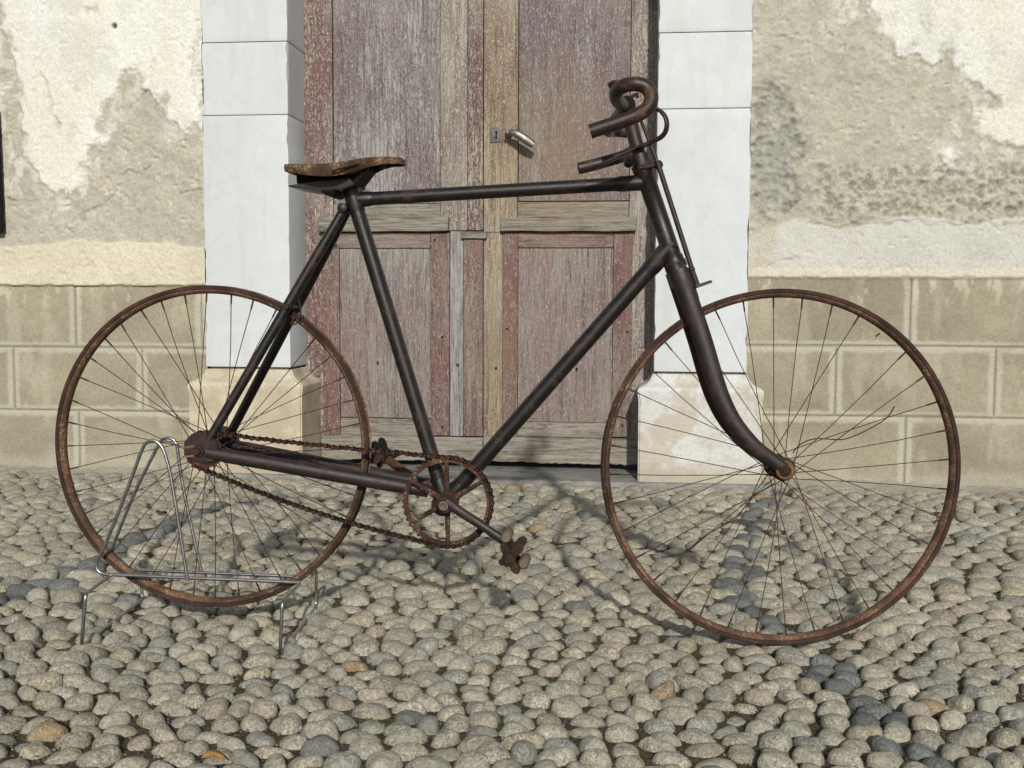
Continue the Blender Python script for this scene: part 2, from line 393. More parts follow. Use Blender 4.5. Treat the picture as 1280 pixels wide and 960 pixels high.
M_CHAIN = mat_rust('chain_rust', (.014, .0075, .006), (.036, .017, .0125), (.065, .029, .018), palethr=.74)
M_RING = mat_rust('chainring_rust', (.020, .010, .0075), (.060, .028, .016), (.115, .055, .027), pale=(.40, .32, .25), palethr=.66)
M_SPOKE = mat_rust('spoke_rust', (.022, .013, .010), (.050, .026, .018), (.085, .042, .026), palethr=.8)
M_BRASS = mat_rust('axle_rust', (.04, .022, .012), (.11, .060, .028), (.22, .13, .060), palethr=.7)
M_STEEL = mat_plain('galvanised_steel', (.34, .35, .36), .36, 1.0, .25, 90, .5, .0005)
M_LEATH = mat_rust('saddle_leather', (.026, .013, .009), (.070, .036, .021), (.14, .080, .042), pale=(.27, .19, .105), palethr=.6)
M_BLACK = mat_plain('dark_iron', (.005, .004, .0036), .85, 0, .5, 60)
M_RUBBER = mat_plain('old_rubber', (.14, .105, .078), .85, 0, .3, 120)
M_IRON = mat_plain('lock_iron', (.13, .115, .10), .6, .4, .4, 110)
M_ALU = mat_plain('handle_aluminium', (.25, .25, .24), .5, 1.0, .25, 100)
M_STONE, M_SOIL, M_FAR = mat_stone(), mat_soil(), mat_farground()
M_STEP = mat_plain('step_stone', (.235, .225, .20), .88, 0, .3, 22, .2, .006)
M_SOCK = mat_plain('void', (.004, .004, .004), 1)

# ------------------------------------------------------------------ ground
SOIL_Z = -0.0150
g = meshobj('ground', [(-60, -60, SOIL_Z-.03), (60, -60, SOIL_Z-.03), (60, 60, SOIL_Z-.03), (-60, 60, SOIL_Z-.03)], [(0, 1, 2, 3)], M_FAR, smooth=False)
tag(g, 'cobbled square stretching away in front of the house', kind='structure')
GX0, GX1, GY0, GY1 = -3.5, 2.6, .85, 3.92
def gz(x, y):                                             # gentle unevenness of the bed
    return (fbm(x*1.7, y*1.7, 5, 3)-.5)*.016
nx, ny = 281, 155
gx, gy = np.meshgrid(np.linspace(GX0, GX1, nx), np.linspace(GY0, GY1, ny))
zz = SOIL_Z+gz(gx, gy)+(fbm(gx*30, gy*30, 9, 3)-.5)*.007
edge = np.minimum(np.minimum(gx-GX0, GX1-gx), gy-GY0); zz = zz-np.clip(.06-edge, 0, .06)*.8
vv = np.stack([gx, gy, zz], -1).reshape(-1, 3)
idx = np.arange(nx*ny).reshape(ny, nx)
ff = np.stack([idx[:-1, :-1], idx[:-1, 1:], idx[1:, 1:], idx[1:, :-1]], -1).reshape(-1, 4)
pav = meshobj('pavement', vv.tolist(), ff.tolist(), M_SOIL)
tag(pav, 'earth bed of the cobbled pavement before the door', kind='structure')

# cobble layout: jittered rows, relaxed once, each stone an ellipse fitted to its cell
SX, SY = .0505, .0470
def grow(y): return 1+.27*min(1, max(0, (y-1.75)/.8))     # stones are larger and closer set towards the wall
seeds = []
j = 0; y = GY0+.03
while y < 3.83:
    x = GX0+(j % 2)*SX*.5+random.uniform(0, SX)
    while x < GX1:
        s = random.uniform(.72, 1.30)*grow(y)
        seeds.append((x+random.uniform(-.36, .36)*SX, y+random.uniform(-.42, .42)*SY+.02*math.sin(x*3+1)))
        x += SX*s
    y += SY*grow(y); j += 1
def infr(x, y, m):
    px, py = proj((x, y, 0)); s = FPX/max(y, .3)
    return -m*s < px < 1280+m*s and py < 960+m*s*1.2 and y > .9
seeds = [p for p in seeds if infr(p[0], p[1], .85) and p[1] < 3.83]
S = np.array(seeds); A = SX/SY
def cells(S):
    kd = kdtree.KDTree(len(S))
    for i, p in enumerate(S): kd.insert((p[0], p[1]*1.12, 0), i)
    kd.balance()
    acc = np.zeros((len(S), 6)); step = .0058
    xs = np.arange(S[:, 0].min()-.03, S[:, 0].max()+.03, step); ys = np.arange(S[:, 1].min()-.03, 3.83, step)
    I, X, Y = [], [], []
    for yy in ys:
        for xx in xs:
            co, i, d = kd.find((xx, yy*1.12, 0))
            if d < .075: I.append(i); X.append(xx); Y.append(yy)
    I = np.array(I); X = np.array(X); Y = np.array(Y)
    n = np.bincount(I, minlength=len(S))+1e-9
    mx = np.bincount(I, X, len(S))/n; my = np.bincount(I, Y, len(S))/n
    cxx = np.bincount(I, (X-mx[I])**2, len(S))/n; cyy = np.bincount(I, (Y-my[I])**2, len(S))/n; cxy = np.bincount(I, (X-mx[I])*(Y-my[I]), len(S))/n
    return n, mx, my, cxx, cyy, cxy
n_, mx, my, cxx, cyy, cxy = cells(S)
S = np.stack([S[:, 0]*.45+mx*.55, S[:, 1]*.45+my*.55], 1)
n_, mx, my, cxx, cyy, cxy = cells(S)
keep = n_ > 12
mx, my, cxx, cyy, cxy = [a[keep] for a in (mx, my, cxx, cyy, cxy)]
NS = len(mx)
th = .5*np.arctan2(2*cxy, cxx-cyy)
l1 = (cxx+cyy)/2+np.sqrt(((cxx-cyy)/2)**2+cxy**2); l2 = (cxx+cyy)/2-np.sqrt(((cxx-cyy)/2)**2+cxy**2)
den = sstep(1.75, 2.6, my)
ra = 2*np.sqrt(np.clip(l1, 1e-5, .0008))*(rng.uniform(.76, .98, NS)+.06*den); rb = 2*np.sqrt(np.clip(l2, 1e-5, .0008))*(rng.uniform(.72, .94, NS)+.08*den)
rc = np.clip((ra+rb)/2, .016, .026)*rng.uniform(.82, 1.08, NS)
top = gz(mx, my)+rng.normal(0, .0032, NS)+.001-.004*(rng.random(NS) < .12)
# colours: warm grey granite with some blue grey, buff and pinkish ones; darker runs of stones laid as lines
pal = np.array([(.318, .300, .242), (.335, .314, .252), (.302, .290, .240), (.338, .308, .236), (.275, .268, .236), (.328, .292, .236), (.365, .346, .288)])
tint = pal[rng.choice(len(pal), NS, p=[.28, .2, .16, .1, .12, .06, .08])]*rng.uniform(.86, 1.15, (NS, 1))
sl_ = rng.random(NS); tint[sl_ < .008] = np.array((.17, .172, .165))*1.0
tint[(sl_ > .035) & (sl_ < .040)] = np.array((.30, .225, .145))
LINES = [[(0, 748), (70, 722), (140, 683), (215, 648), (300, 625)], [(1030, 822), (1065, 870), (1110, 905), (1165, 960)], [(930, 660), (925, 720), (935, 760), (1010, 800)], [(985, 610), (945, 640), (930, 660)]]
for Ln in LINES:
    P = [tuple(onZ(*q)[:2]) for q in Ln]
    d = polyline_d(mx, my, P)
    w = (d < .036) & (rng.random(NS) < .85)
    tint[w] = np.array((.135, .142, .142))*rng.uniform(.75, 1.35, (int(w.sum()), 1))
def stone(k, seg, rings):
    vs = []; fs = []
    ph = rng.uniform(0, 6.28, 6); am = rng.normal(0, .045, 6)
    ca, sa = math.cos(th[k]), math.sin(th[k]); ex = rng.uniform(.66, .95); tlx, tly = rng.normal(0, .12, 2)
    lat = np.linspace(math.pi*.5, -.42, rings+1)
    for i, la in enumerate(lat):
        m = 1 if i == 0 else seg
        for q in range(m):
            lo = 2*math.pi*q/seg
            c = math.cos(la)**ex if math.cos(la) > 1e-6 else 0.0
            ux, uy, uz = c*math.cos(lo), c*math.sin(lo), math.copysign(abs(math.sin(la))**.86, math.sin(la))
            f = 1+am[5]*1.3*math.cos(lo+ph[5])*c*c+am[0]*math.sin(2*lo+ph[0])*c+am[1]*math.sin(3*lo+ph[1])*c+am[2]*math.sin(2.3*ux+3*uz+ph[2])+am[3]*math.sin(3.1*uy-2*uz+ph[3])+am[4]*math.sin(5*ux+2*uy+ph[4])*.6
            X, Y, Z = ux*ra[k]*f, uy*rb[k]*f, uz*rc[k]*f
            Z += X*tlx+Y*tly
            vs.append((mx[k]+X*ca-Y*sa, my[k]+X*sa+Y*ca, top[k]-rc[k]+Z))
    for q in range(seg): fs.append((0, 1+q, 1+(q+1) % seg))
    for i in range(rings-1):
        a = 1+i*seg; b = a+seg
        for q in range(seg): fs.append((a+q, b+q, b+(q+1) % seg, a+(q+1) % seg))
    return vs, fs
vis = [(my[k], k) for k in range(NS) if infr(mx[k], my[k], -.005) and proj((mx[k], my[k], 0))[1] < 962]
big = set(k for _, k in sorted(vis)[:300])
allv, allf, allc = [], [], []
for k in range(NS):
    if k in big:
        vs, fs = stone(k, 22, 8)
        meshobj('cobblestone', vs, fs, M_STONE, pav, colors=[(*tint[k], 1)]*len(vs))
    else:
        vs, fs = stone(k, 14, 6) if my[k] < 2.6 else stone(k, 12, 5)
        o = len(allv); allv += vs; allf += [tuple(i+o for i in f) for f in fs]; allc += [(*tint[k], 1)]*len(vs)
o = meshobj('cobblestone_paving', allv, allf, M_STONE, pav, colors=allc); tag(o, kind='stuff')
# grit between the stones
gv, gf, gc = [], [], []
ico = bmesh.new(); bmesh.ops.create_icosphere(ico, subdivisions=1, radius=1); iv = [tuple(v.co) for v in ico.verts]; ifc = [tuple(v.index for v in f.verts) for f in ico.faces]; ico.free()
for k in range(16000):
    x, y = random.uniform(-1.1, .9), 1.25+random.random()**1.3*2.3
    s = random.uniform(.0010, .0030); z = SOIL_Z+float(gz(np.array(x), np.array(y)))+.002
    o = len(gv); t = random.uniform(.3, .95); cc = (.25*t, .225*t, .18*t, 1)
    for v in iv: gv.append((x+v[0]*s*random.uniform(.7, 1.3), y+v[1]*s*random.uniform(.7, 1.3), z+v[2]*s*.7)); gc.append(cc)
    gf += [tuple(i+o for i in f) for f in ifc]
o = meshobj('grit', gv, gf, M_STONE, pav, smooth=False, colors=gc); tag(o, kind='stuff')

# ------------------------------------------------------------------ house wall
YW, YJ, YD = 3.85, 3.838, 4.035            # plaster face, marble jamb face, door face
def wp(x, y, Y=YW):
    p = onY(x, y, Y); return (p.x, p.z)
house = empty('house', (-.55, YW, 0))
tag(house, 'old house front with flaking whitewash over tan plaster and a scored block plinth', 'building')
C = lambda r, g_, b: np.array((r, g_, b))
TAN, TAN2, WHITE, CREAM, PLIN, JOINT, CEM, GREYP, DIRT = C(.398, .377, .306), C(.480, .456, .382), C(.745, .748, .708), C(.610, .560, .440), C(.306, .276, .204), C(.455, .437, .350), C(.35, .345, .305), C(.545, .538, .492), C(.20, .18, .14)
XLE = wp(251, 200)[0]; XRS = wp(942, 200)[0]
Lwhite = [wp(*p) for p in [(-400, 250), (0, 250), (12, 243), (28, 240), (45, 248), (58, 262), (75, 265), (88, 257), (100, 265), (112, 258), (124, 246), (132, 225), (138, 195), (146, 165), (152, 135), (156, 122), (161, 131), (166, 116), (180, 113), (192, 119), (205, 150), (214, 172), (228, 178), (238, 170), (250, 178), (265, 170), (265, -400), (-400, -400)]]
Lcream = [wp(*p) for p in [(-400, 305), (0, 309), (35, 306), (70, 304), (95, 299), (120, 303), (160, 302), (205, 303), (240, 309), (262, 310), (262, 357), (-400, 357)]]
Rwhite = [wp(*p) for p in [(1040, -400), (1040, 25), (1058, 32), (1070, 20), (1085, 28), (1095, 48), (1112, 58), (1120, 68), (1150, 66), (1165, 78), (1182, 72), (1195, 95), (1212, 118), (1200, 150), (1196, 178), (1176, 190), (1172, 208), (1190, 218), (1210, 205), (1228, 190), (1245, 196), (1280, 200), (1330, 190), (1500, 210), (1800, 210), (1800, -400)]]
Rlow = [wp(*p) for p in [(930, 300), (960, 285), (1000, 272), (1022, 281), (1050, 286), (1085, 279), (1125, 271), (1165, 271), (1195, 276), (1220, 281), (1245, 274), (1285, 272), (1800, 275), (1800, 347), (930, 347)]]
Rcem = [wp(*p) for p in [(938, 115), (955, 106), (975, 108), (988, 122), (998, 150), (1002, 180), (990, 205), (1000, 235), (985, 262), (955, 272), (938, 268)]]
ZPL = wp(100, 357)[1]; ZPR = wp(1100, 348)[1]
CRACKS_L = [[(166, 132), (168, 122), (178, 114), (192, 119), (200, 127)], [(240, 60), (244, 78), (239, 95), (240, 112), (249, 126)], [(0, 252), (22, 246), (40, 250)], [(105, 262), (130, 250), (146, 240)], [(155, 215), (170, 222), (188, 210)], [(225, 242), (250, 240)], [(55, 93), (64, 128), (75, 160)]]
CRACKS_R = [[(955, 330), (975, 325), (1000, 328)], [(970, 45), (995, 42)], [(948, 268), (985, 262), (1003, 238)], [(945, 112), (960, 110), (985, 130)], [(985, 172), (1005, 195)], [(1000, 276), (1042, 285), (1120, 274), (1215, 283), (1280, 274)]]
HJ = {0: (434, 513), 1: (433, 521)}
VJ = {0: [(92, 357, 434), (-70, 357, 434), (250, 357, 434), (15, 434, 513), (176, 434, 513), (97, 513, 600), (-65, 513, 600)],
      1: [(1140, 348, 433), (1345, 348, 433), (1046, 433, 521), (1246, 433, 521), (1133, 521, 610), (1340, 521, 610)]}
def wallfield(X, Z, side):
    n1 = fbm(X*9, Z*9, 3+side, 5); n2 = fbm(X*42, Z*42, 11+side, 4); n3 = fbm(X*120, Z*120, 23+side, 3); nb = fbm(X*3.2, Z*3.2, 41+side, 4)
    H = (n1-.5)*.012+(n2-.5)*.009+(n3-.5)*.0062-.010*sstep(.66, .80, n2)
    c = TAN[None]*(1-n1[:, None])+TAN2[None]*n1[:, None]; c = c*(.80+.40*n2[:, None])*(.90+.20*n3[:, None])
    wob = (fbm(X*26, Z*26, 51+side, 4)-.5)*.05+(n3-.5)*.02
    wh = Lwhite if side == 0 else Rwhite
    sd = polysd(X, Z, wh)+wob
    thin = fbm(X*14, Z*11, 61+side, 5)                    # worn whitewash: render grins through
    wear = sstep(.13, .0, sd)*.5+.13
    if side == 0:
        wear = wear+sstep(wp(48, 100)[0], wp(8, 100)[0], X)*.48*sstep(wp(0, -40)[1], wp(0, 60)[1], Z)+.30*sstep(wp(0, 120)[1], wp(0, 190)[1], Z)*sstep(.30, .02, np.abs(X-wp(95, 100)[0]))*.5
    else: wear = wear-.06
    W = sstep(-.001, .004, sd)*sstep(wear-.08, wear+.16, thin*1.05-.04)
    wcol = WHITE[None]*(.90+.16*nb[:, None]); wcol = wcol*(1-.10*sstep(.55, .75, n1))[:, None]
    wcol = wcol*(1-.08*(sstep(.4, .7, fbm(X*6, Z*2.5, 77, 3)))[:, None]*C(.6, .9, 1.6)[None])
    thin2 = sstep(-.10, .06, sd)*sstep(.46, .66, fbm(X*33, Z*26, 66+side, 5))*.55*(1-W)   # thin remains of wash beyond the edge
    W2 = W+thin2; c = c*(1-W2[:, None])+wcol*W2[:, None]
    H = H*(1-.6*W)+W*.010
    zt = ZPL if side == 0 else ZPR
    if side == 0:
        b = polysd(X, Z, Lcream)+(n2-.5)*.012; B = sstep(-.001, .003, b)
        cc = CREAM[None]*(.88+.24*n1[:, None]); cc = cc*(1-.25*sstep(.52, .7, n2))[:, None]+.25*sstep(.52, .7, n2)[:, None]*TAN2[None]
        c = c*(1-B[:, None])+cc*B[:, None]; H = H*(1-.4*B)+B*.0085
    else:
        ag = sstep(wp(0, 195)[1], wp(0, 235)[1], Z)*sstep(wp(0, 290)[1], wp(0, 270)[1], Z)*sstep(wp(985, 240)[0], wp(1040, 240)[0], X)
        pb = fbm(X*70, Z*70, 88, 3); H = H+ag*((pb-.5)*.024)
        c = c*(1-ag[:, None]*(.34*sstep(.52, .36, pb)[:, None]))
        b = polysd(X, Z, Rlow)+(n2-.5)*.012; B = sstep(-.001, .004, b)
        lf = sstep(wp(1010, 300)[0], wp(945, 300)[0], X); mixw = sstep(.35, .62, thin+.25-.42*lf)
        cc = GREYP[None]*(.88+.2*n1[:, None])*mixw[:, None]+(TAN2*1.05)[None]*(1-mixw[:, None])
        c = c*(1-B[:, None])+cc*B[:, None]; H = H*(1-.5*B)+B*.0045
        e = np.abs(b); lip = sstep(.014, .0, e)*sstep(wp(980, 0)[0], wp(1010, 0)[0], X)*sstep(wp(0, 330)[1], wp(0, 300)[1], -(-Z))*0
        m = sstep(-.012, .030, polysd(X, Z, Rcem)+wob*1.2)*sstep(.25, .5, fbm(X*18, Z*18, 97, 4)+.12)
        rough = fbm(X*55, Z*55, 95, 4)
        c = c*(1-m[:, None])+(CEM[None]*(.72+.5*rough[:, None]))*m[:, None]
        ring = np.exp(-((polysd(X, Z, Rcem)+wob*.6)/.03)**2)
        H = H-m*.008+(m+ring*.7)*(rough-.5)*.022
        c = c*(1-.25*ring*sstep(.55, .35, rough))[:, None]
        bot = polysd(X, Z, [wp(*p) for p in [(940, 335), (1800, 338), (1800, 348), (940, 348)]]); q = sstep(-.004, .004, bot+(n2-.5)*.02)
        c = c*(1-q[:, None]*.7)+(CREAM*1.05)[None]*q[:, None]*.7
    # scored plinth
    PL = sstep(.0015, -.0015, Z-zt)
    if PL.any():
        pc = PLIN[None]*(.72+.56*fbm(X*5, Z*9, 70+side, 5)[:, None])*(.88+.24*n3[:, None]); st_ = sstep(.55, .75, fbm(X*16, Z*5, 73+side, 4))[:, None]; pc = pc*(1-.35*st_)+.35*st_*(JOINT*1.05)[None]
        pale = np.zeros(X.shape); gro = np.zeros(X.shape)
        for yj in HJ[side]:
            zj = wp(60 if side == 0 else 1100, yj)[1]; dz = Z-zj+(vn(X*4, X*0, 5)-.5)*.004
            pale = np.maximum(pale, sstep(.024, .013, np.abs(dz+.002)+(n2-.5)*.012)); gro = np.maximum(gro, sstep(.0052, .0018, np.abs(dz)))
        for xj, ya, yb in VJ[side]:
            x_, za = wp(xj, ya); zb = wp(xj, yb)[1]
            inr = (Z < za) & (Z > zb)
            pale = np.maximum(pale, inr*sstep(.028, .016, np.abs(X-x_)+(n2-.5)*.012)); gro = np.maximum(gro, inr*sstep(.0052, .0018, np.abs(X-x_)))
        pale = pale*sstep(.26, .52, fbm(X*7, Z*7, 83, 4)+.14)
        pc = pc*(1-pale[:, None]*.85)+JOINT[None]*pale[:, None]*.85
        drip = sstep(.60, .70, fbm(X*38, Z*16, 90, 3))*sstep(zt-.13, zt, Z); pc = pc*(1-.55*drip[:, None])+.55*drip[:, None]*CREAM[None]
        lo = sstep(.075, .02, Z+(n1-.5)*.06); pc = pc*(1-lo[:, None]*.55)+lo[:, None]*.55*(JOINT*.86)[None]
        dd = sstep(.05, -.02, Z+(n1-.5)*.07); pc = pc*(1-dd[:, None]*.5)+dd[:, None]*.5*DIRT[None]
        pc = pc*(1-.35*gro[:, None])
        Hp = -.006+(n1-.5)*.004+(n2-.5)*.002+(n3-.5)*.0022-gro*.006+dd*.018*(.5+n2)
        c = c*(1-PL[:, None])+pc*PL[:, None]; H = H*(1-PL)+Hp*PL
    for Ln in (CRACKS_L if side == 0 else CRACKS_R):
        d = polyline_d(X+(fbm(X*28, Z*28, 5, 3)-.5)*.045, Z+(fbm(X*24, Z*24, 6, 3)-.5)*.045, [wp(*q) for q in Ln]); H = H-sstep(.0045, .0, d)*.009*sstep(.38, .52, fbm(X*20, Z*20, 7, 2))
        c = c*(1-.25*sstep(.005, .001, d))[:, None]
    if side == 0:
        x_, z_ = wp(144, 33); d = np.hypot(X-x_, Z-z_); H = H-sstep(.011, .004, d)*.03; c = c*(1-.7*sstep(.012, .006, d))[:, None]
    return H, np.clip(c, .01, .85)
def wallgrid(side, X0, X1, Z0, Z1, step, cutlines=True):
    xs = np.linspace(X0, X1, int(round((X1-X0)/step))+1); zs = np.linspace(Z0, Z1, int(round((Z1-Z0)/step))+1)
    X, Z = np.meshgrid(xs, zs); H, c = wallfield(X.ravel(), Z.ravel(), side)
    V = np.stack([X.ravel(), YW-H, Z.ravel()], -1); cols = np.concatenate([c, np.ones((len(c), 1))], 1)
    idx = np.arange(X.size).reshape(X.shape)
    q = np.stack([idx[:-1, :-1], idx[:-1, 1:], idx[1:, 1:], idx[1:, :-1]], -1).reshape(-1, 4)
    xc = (X[:-1, :-1]+X[1:, 1:]).ravel()/2; zc = (Z[:-1, :-1]+Z[1:, 1:]).ravel()/2
    zt = ZPL if side == 0 else ZPR
    key = np.zeros(len(q), int)
    zh = [zt]+[wp(60 if side == 0 else 1100, y_)[1] for y_ in HJ[side]]+[-9]
    for r_ in range(3):
        m = (zc < zh[r_]) & (zc >= zh[r_+1]); k = np.full(m.sum(), 10*(r_+1))
        for xj, ya, yb in VJ[side]:
            if [357 if side == 0 else 348, HJ[side][0], HJ[side][1]][r_] == ya: k = k+(xc[m] > wp(xj, ya)[0])
        key[m] = k
    for k in np.unique(key):
        qq = q[key == k]; u, inv = np.unique(qq, return_inverse=True); inv = inv.reshape(qq.shape)
        meshobj('wall' if k == 0 else 'plinth_block', V[u].tolist(), inv.tolist(), M_WALL, house, colors=cols[u])
wallgrid(0, -3.30, XLE+.012, -.05, 2.20, .0044)
wallgrid(1, XRS-.012, 2.50, -.05, 2.20, .0044)
def plainwall(x0, x1, z0, z1):
    xs = np.linspace(x0, x1, max(2, int((x1-x0)/.05))); zs = np.linspace(z0, z1, max(2, int((z1-z0)/.05)))
    X, Z = np.meshgrid(xs, zs); n = fbm(X.ravel()*3, Z.ravel()*3, 3, 4)
    m = sstep(.42, .55, n)[:, None]; c = WHITE[None]*m+TAN[None]*(1-m)
    p = sstep(.70, .69, Z.ravel())[:, None]; c = c*(1-p)+PLIN[None]*p
    idx = np.arange(X.size).reshape(X.shape); q = np.stack([idx[:-1, :-1], idx[:-1, 1:], idx[1:, 1:], idx[1:, :-1]], -1).reshape(-1, 4)
    meshobj('wall', np.stack([X.ravel(), np.full(X.size, YW), Z.ravel()], -1).tolist(), q.tolist(), M_WALL, house, colors=np.concatenate([c, np.ones((len(c), 1))], 1))
plainwall(-9, -3.30, -.05, 5); plainwall(2.50, 8, -.05, 5); plainwall(-3.30, 2.50, 2.70, 5); plainwall(-3.30, XLE+.012, 2.20, 2.70); plainwall(XRS-.012, 2.50, 2.20, 2.70)
box('wall_core', -9, XLE-.02, YW+.03, YW+.4, -.1, 5, M_WALL, house, 0); box('wall_core', XRS+.02, 8, YW+.03, YW+.4, -.1, 5, M_WALL, house, 0); box('wall_core', XLE-.02, XRS+.02, YW+.03, YW+.4, 2.5, 5, M_WALL, house, 0)

def footing(x0, x1):
    xs = np.linspace(x0, x1, int((x1-x0)/.006)); ts = np.linspace(0, 1, 22); X, T = np.meshgrid(xs, ts)
    n = fbm(X*9, T*2, 12, 4); w = .05+.06*fbm(X*5, X*0, 14, 3); Y = YW+.012-T*w-.02*(n-.5)
    Z = .004+.030*(1-T)**1.6*fbm(X*6, X*0, 17, 4)*1.5-.022*T+(fbm(X*45, T*6, 19, 4)-.5)*.012
    c = (DIRT*1.35)[None]*(1-n.ravel()[:, None])+(TAN*.8)[None]*n.ravel()[:, None]
    idx = np.arange(X.size).reshape(X.shape); q = np.stack([idx[:-1, :-1], idx[1:, :-1], idx[1:, 1:], idx[:-1, 1:]], -1).reshape(-1, 4)
    o = meshobj('wall_footing', np.stack([X.ravel(), Y.ravel(), Z.ravel()], -1).tolist(), q.tolist(), M_WALL, house, colors=np.concatenate([np.clip(c, 0, 1), np.ones((len(c), 1))], 1))
footing(-3.3, XLE+.02); footing(XRS-.02, 2.5)

# ------------------------------------------------------------------ marble jambs
zj1, zj2, zb = wp(600, 46, YJ)[1], wp(600, 139.5, YJ)[1], wp(600, 464.5, YJ)[1]
JL0, JL1 = wp(254, 230, YJ)[0], wp(361, 230, YJ)[0]; JR0, JR1 = wp(820.5, 230, YJ)[0], wp(938, 230, YJ)[0]
def jamb(x0, x1, sgn, label):
    t = empty('door_jamb', ((x0+x1)/2, YJ, 0)); tag(t, label, 'door jamb')
    yb = 4.13
    zs = [zb+.006, zj2, zj1, 2.02, 2.5]
    for k in range(4):
        ins = .0008*(k % 2)
        box('jamb_block', x0+ins, x1-ins, YJ+ins, yb-ins, zs[k]+.0012, zs[k+1]-.0012, M_MARBLE, t, .0022, 2, 0, 30, chip=True)
    box('joint_mortar', x0+.012, x1-.012, YJ+.012, yb-.01, zb-.02, 2.5-.01, M_IRON, t, 0)
    bm = bmesh.new()                                      # moulded base
    prof = [(.0, zb-.001), (.004, zb-.004), (.010, zb-.020), (.022, zb-.034), (.036, zb-.041), (.047, zb-.046), (.0545, zb-.056), (.054, zb-.070), (.0525, zb-.078), (.0505, zb-.088), (.050, -.03)]
    rings = []
    for off, z in prof:
        of = off; fy = YJ-off*.85+.002
        rings.append([bm.verts.new(p) for p in ((x0-of, yb, z), (x0-of, fy, z), (x1+of, fy, z), (x1+of, yb, z))])
    for A_, B_ in zip(rings[:-1], rings[1:]):
        for k in range(4): bm.faces.new((A_[k], A_[(k+1) % 4], B_[(k+1) % 4], B_[k]))
    bm.faces.new(rings[0]); bm.faces.new(rings[-1][::-1])
    bmesh.ops.recalc_face_normals(bm, faces=bm.faces)
    ve = [e for e in bm.edges if abs(e.verts[0].co.z-e.verts[1].co.z) > 1e-4 and e.verts[0].co.y < YJ+.01]
    bmesh.ops.bevel(bm, geom=ve, offset=.006, segments=3, affect='EDGES')
    sharp(bmobj('base_block', bm, M_BASE, t), 30)
    return t
jamb(JL0, JL1, 1, 'white marble door jamb behind the rear wheel, on a yellowed moulded base')
jamb(JR0, JR1, -1, 'white marble door jamb behind the front fork, on a pale flaking moulded base')
t = empty('lintel', ((JL0+JR1)/2, YJ, 2.5)); tag(t, 'white marble lintel resting on the two door jambs', 'lintel')
box('lintel_stone', JL0-.02, JR1+.02, YJ-.004, 4.13, 2.504, 2.80, M_MARBLE, t, .004)

# ------------------------------------------------------------------ door
def dx(px, py=300, Y=YD): return onY(px, py, Y).x
def dz(py, px=600, Y=YD): return onY(px, py, Y).z
DT = 2.495
def dbox(name, px0, px1, py0, py1, mat, parent, out=0.0, back=.03, bev=.002, top=None, bot=None, wob=0.0, cuts=0):
    pm = 600
    z1 = top if top is not None else dz(py0, (px0+px1)/2); z0 = bot if bot is not None else dz(py1, (px0+px1)/2)
    return box(name, dx(px0), dx(px1), YD-out, YD+back, z0, z1, mat, parent, bev, 2, wob, cuts)
def bottom_rail(px0, px1, pyt, edge, parent):             # eroded lower edge
    x0, x1 = dx(px0), dx(px1); N = 40; zt = dz(pyt, (px0+px1)/2); up, lo = [], []
    for k in range(N+1):
        f = k/N; x = x0+(x1-x0)*f; px = px0+(px1-px0)*f
        pe = np.interp(px, [e[0] for e in edge], [e[1] for e in edge])
        lo.append((x, dz(pe, px)+float(fbm(np.array(x*60), np.array(2.0), 4, 3)-.5)*.010)); up.append((x, zt))
    return plate('bottom_rail', lo+up[::-1], YD-.004, YD+.03, M_WRAIL, parent, .0015)
lf = empty('door_leaf', (dx(490), YD, 0)); tag(lf, 'weathered maroon wooden door leaf without handle, behind the saddle and seat tube', 'door')
rf = empty('door_leaf', (dx(710), YD, 0)); tag(rf, 'weathered wooden door leaf with keyhole plate and lever handle', 'door')
# left leaf, upper
dbox('stile', 378, 416.5, 0, 543, M_WMAR, lf, .0, top=DT)
dbox('panel', 417.5, 549.5, 0, 254, M_WUP, lf, -.010, .02, .001, top=DT)
dbox('stile', 550.5, 584, 0, 288, M_WPALE, lf, .0, top=DT)
dbox('astragal', 584.8, 603.5, 0, 288, M_WMAR, lf, .006, bev=.004, top=DT)
dbox('rail', 417, 550, 254.8, 271.5, M_WRAIL, lf, -.002)
sharp(dbox('ledge_moulding', 400, 562, 272, 290, M_WRAIL, lf, .030, bev=.006, wob=.002, cuts=12), 40)
# left leaf, lower
dbox('frame_strip', 403, 424, 310.5, 544, M_WRED, lf, .006); dbox('frame_strip', 538.5, 562, 291, 544, M_WRED, lf, .006)
dbox('frame_rail', 403, 538, 291, 310, M_WREDH, lf, .005); dbox('frame_rail', 424.5, 538, 523, 544.3, M_WRAIL, lf, .004)
for a, b in ((424.3, 538),): dbox('panel', a, b, 310, 522, M_WLOW, lf, -.004+.0012*random.random(), .02, .0012)
dbox('stile', 562.6, 579, 289, 545, M_WGREY, lf, .0); dbox('astragal', 579.6, 604, 299, 545, M_WRED, lf, .008, bev=.004)
dbox('ledge_moulding', 577, 609, 289.5, 298.5, M_WRAIL, lf, .020, bev=.004)
bottom_rail(400, 604, 545, [(398, 574), (420, 575), (460, 573), (500, 575), (604, 577)], lf)
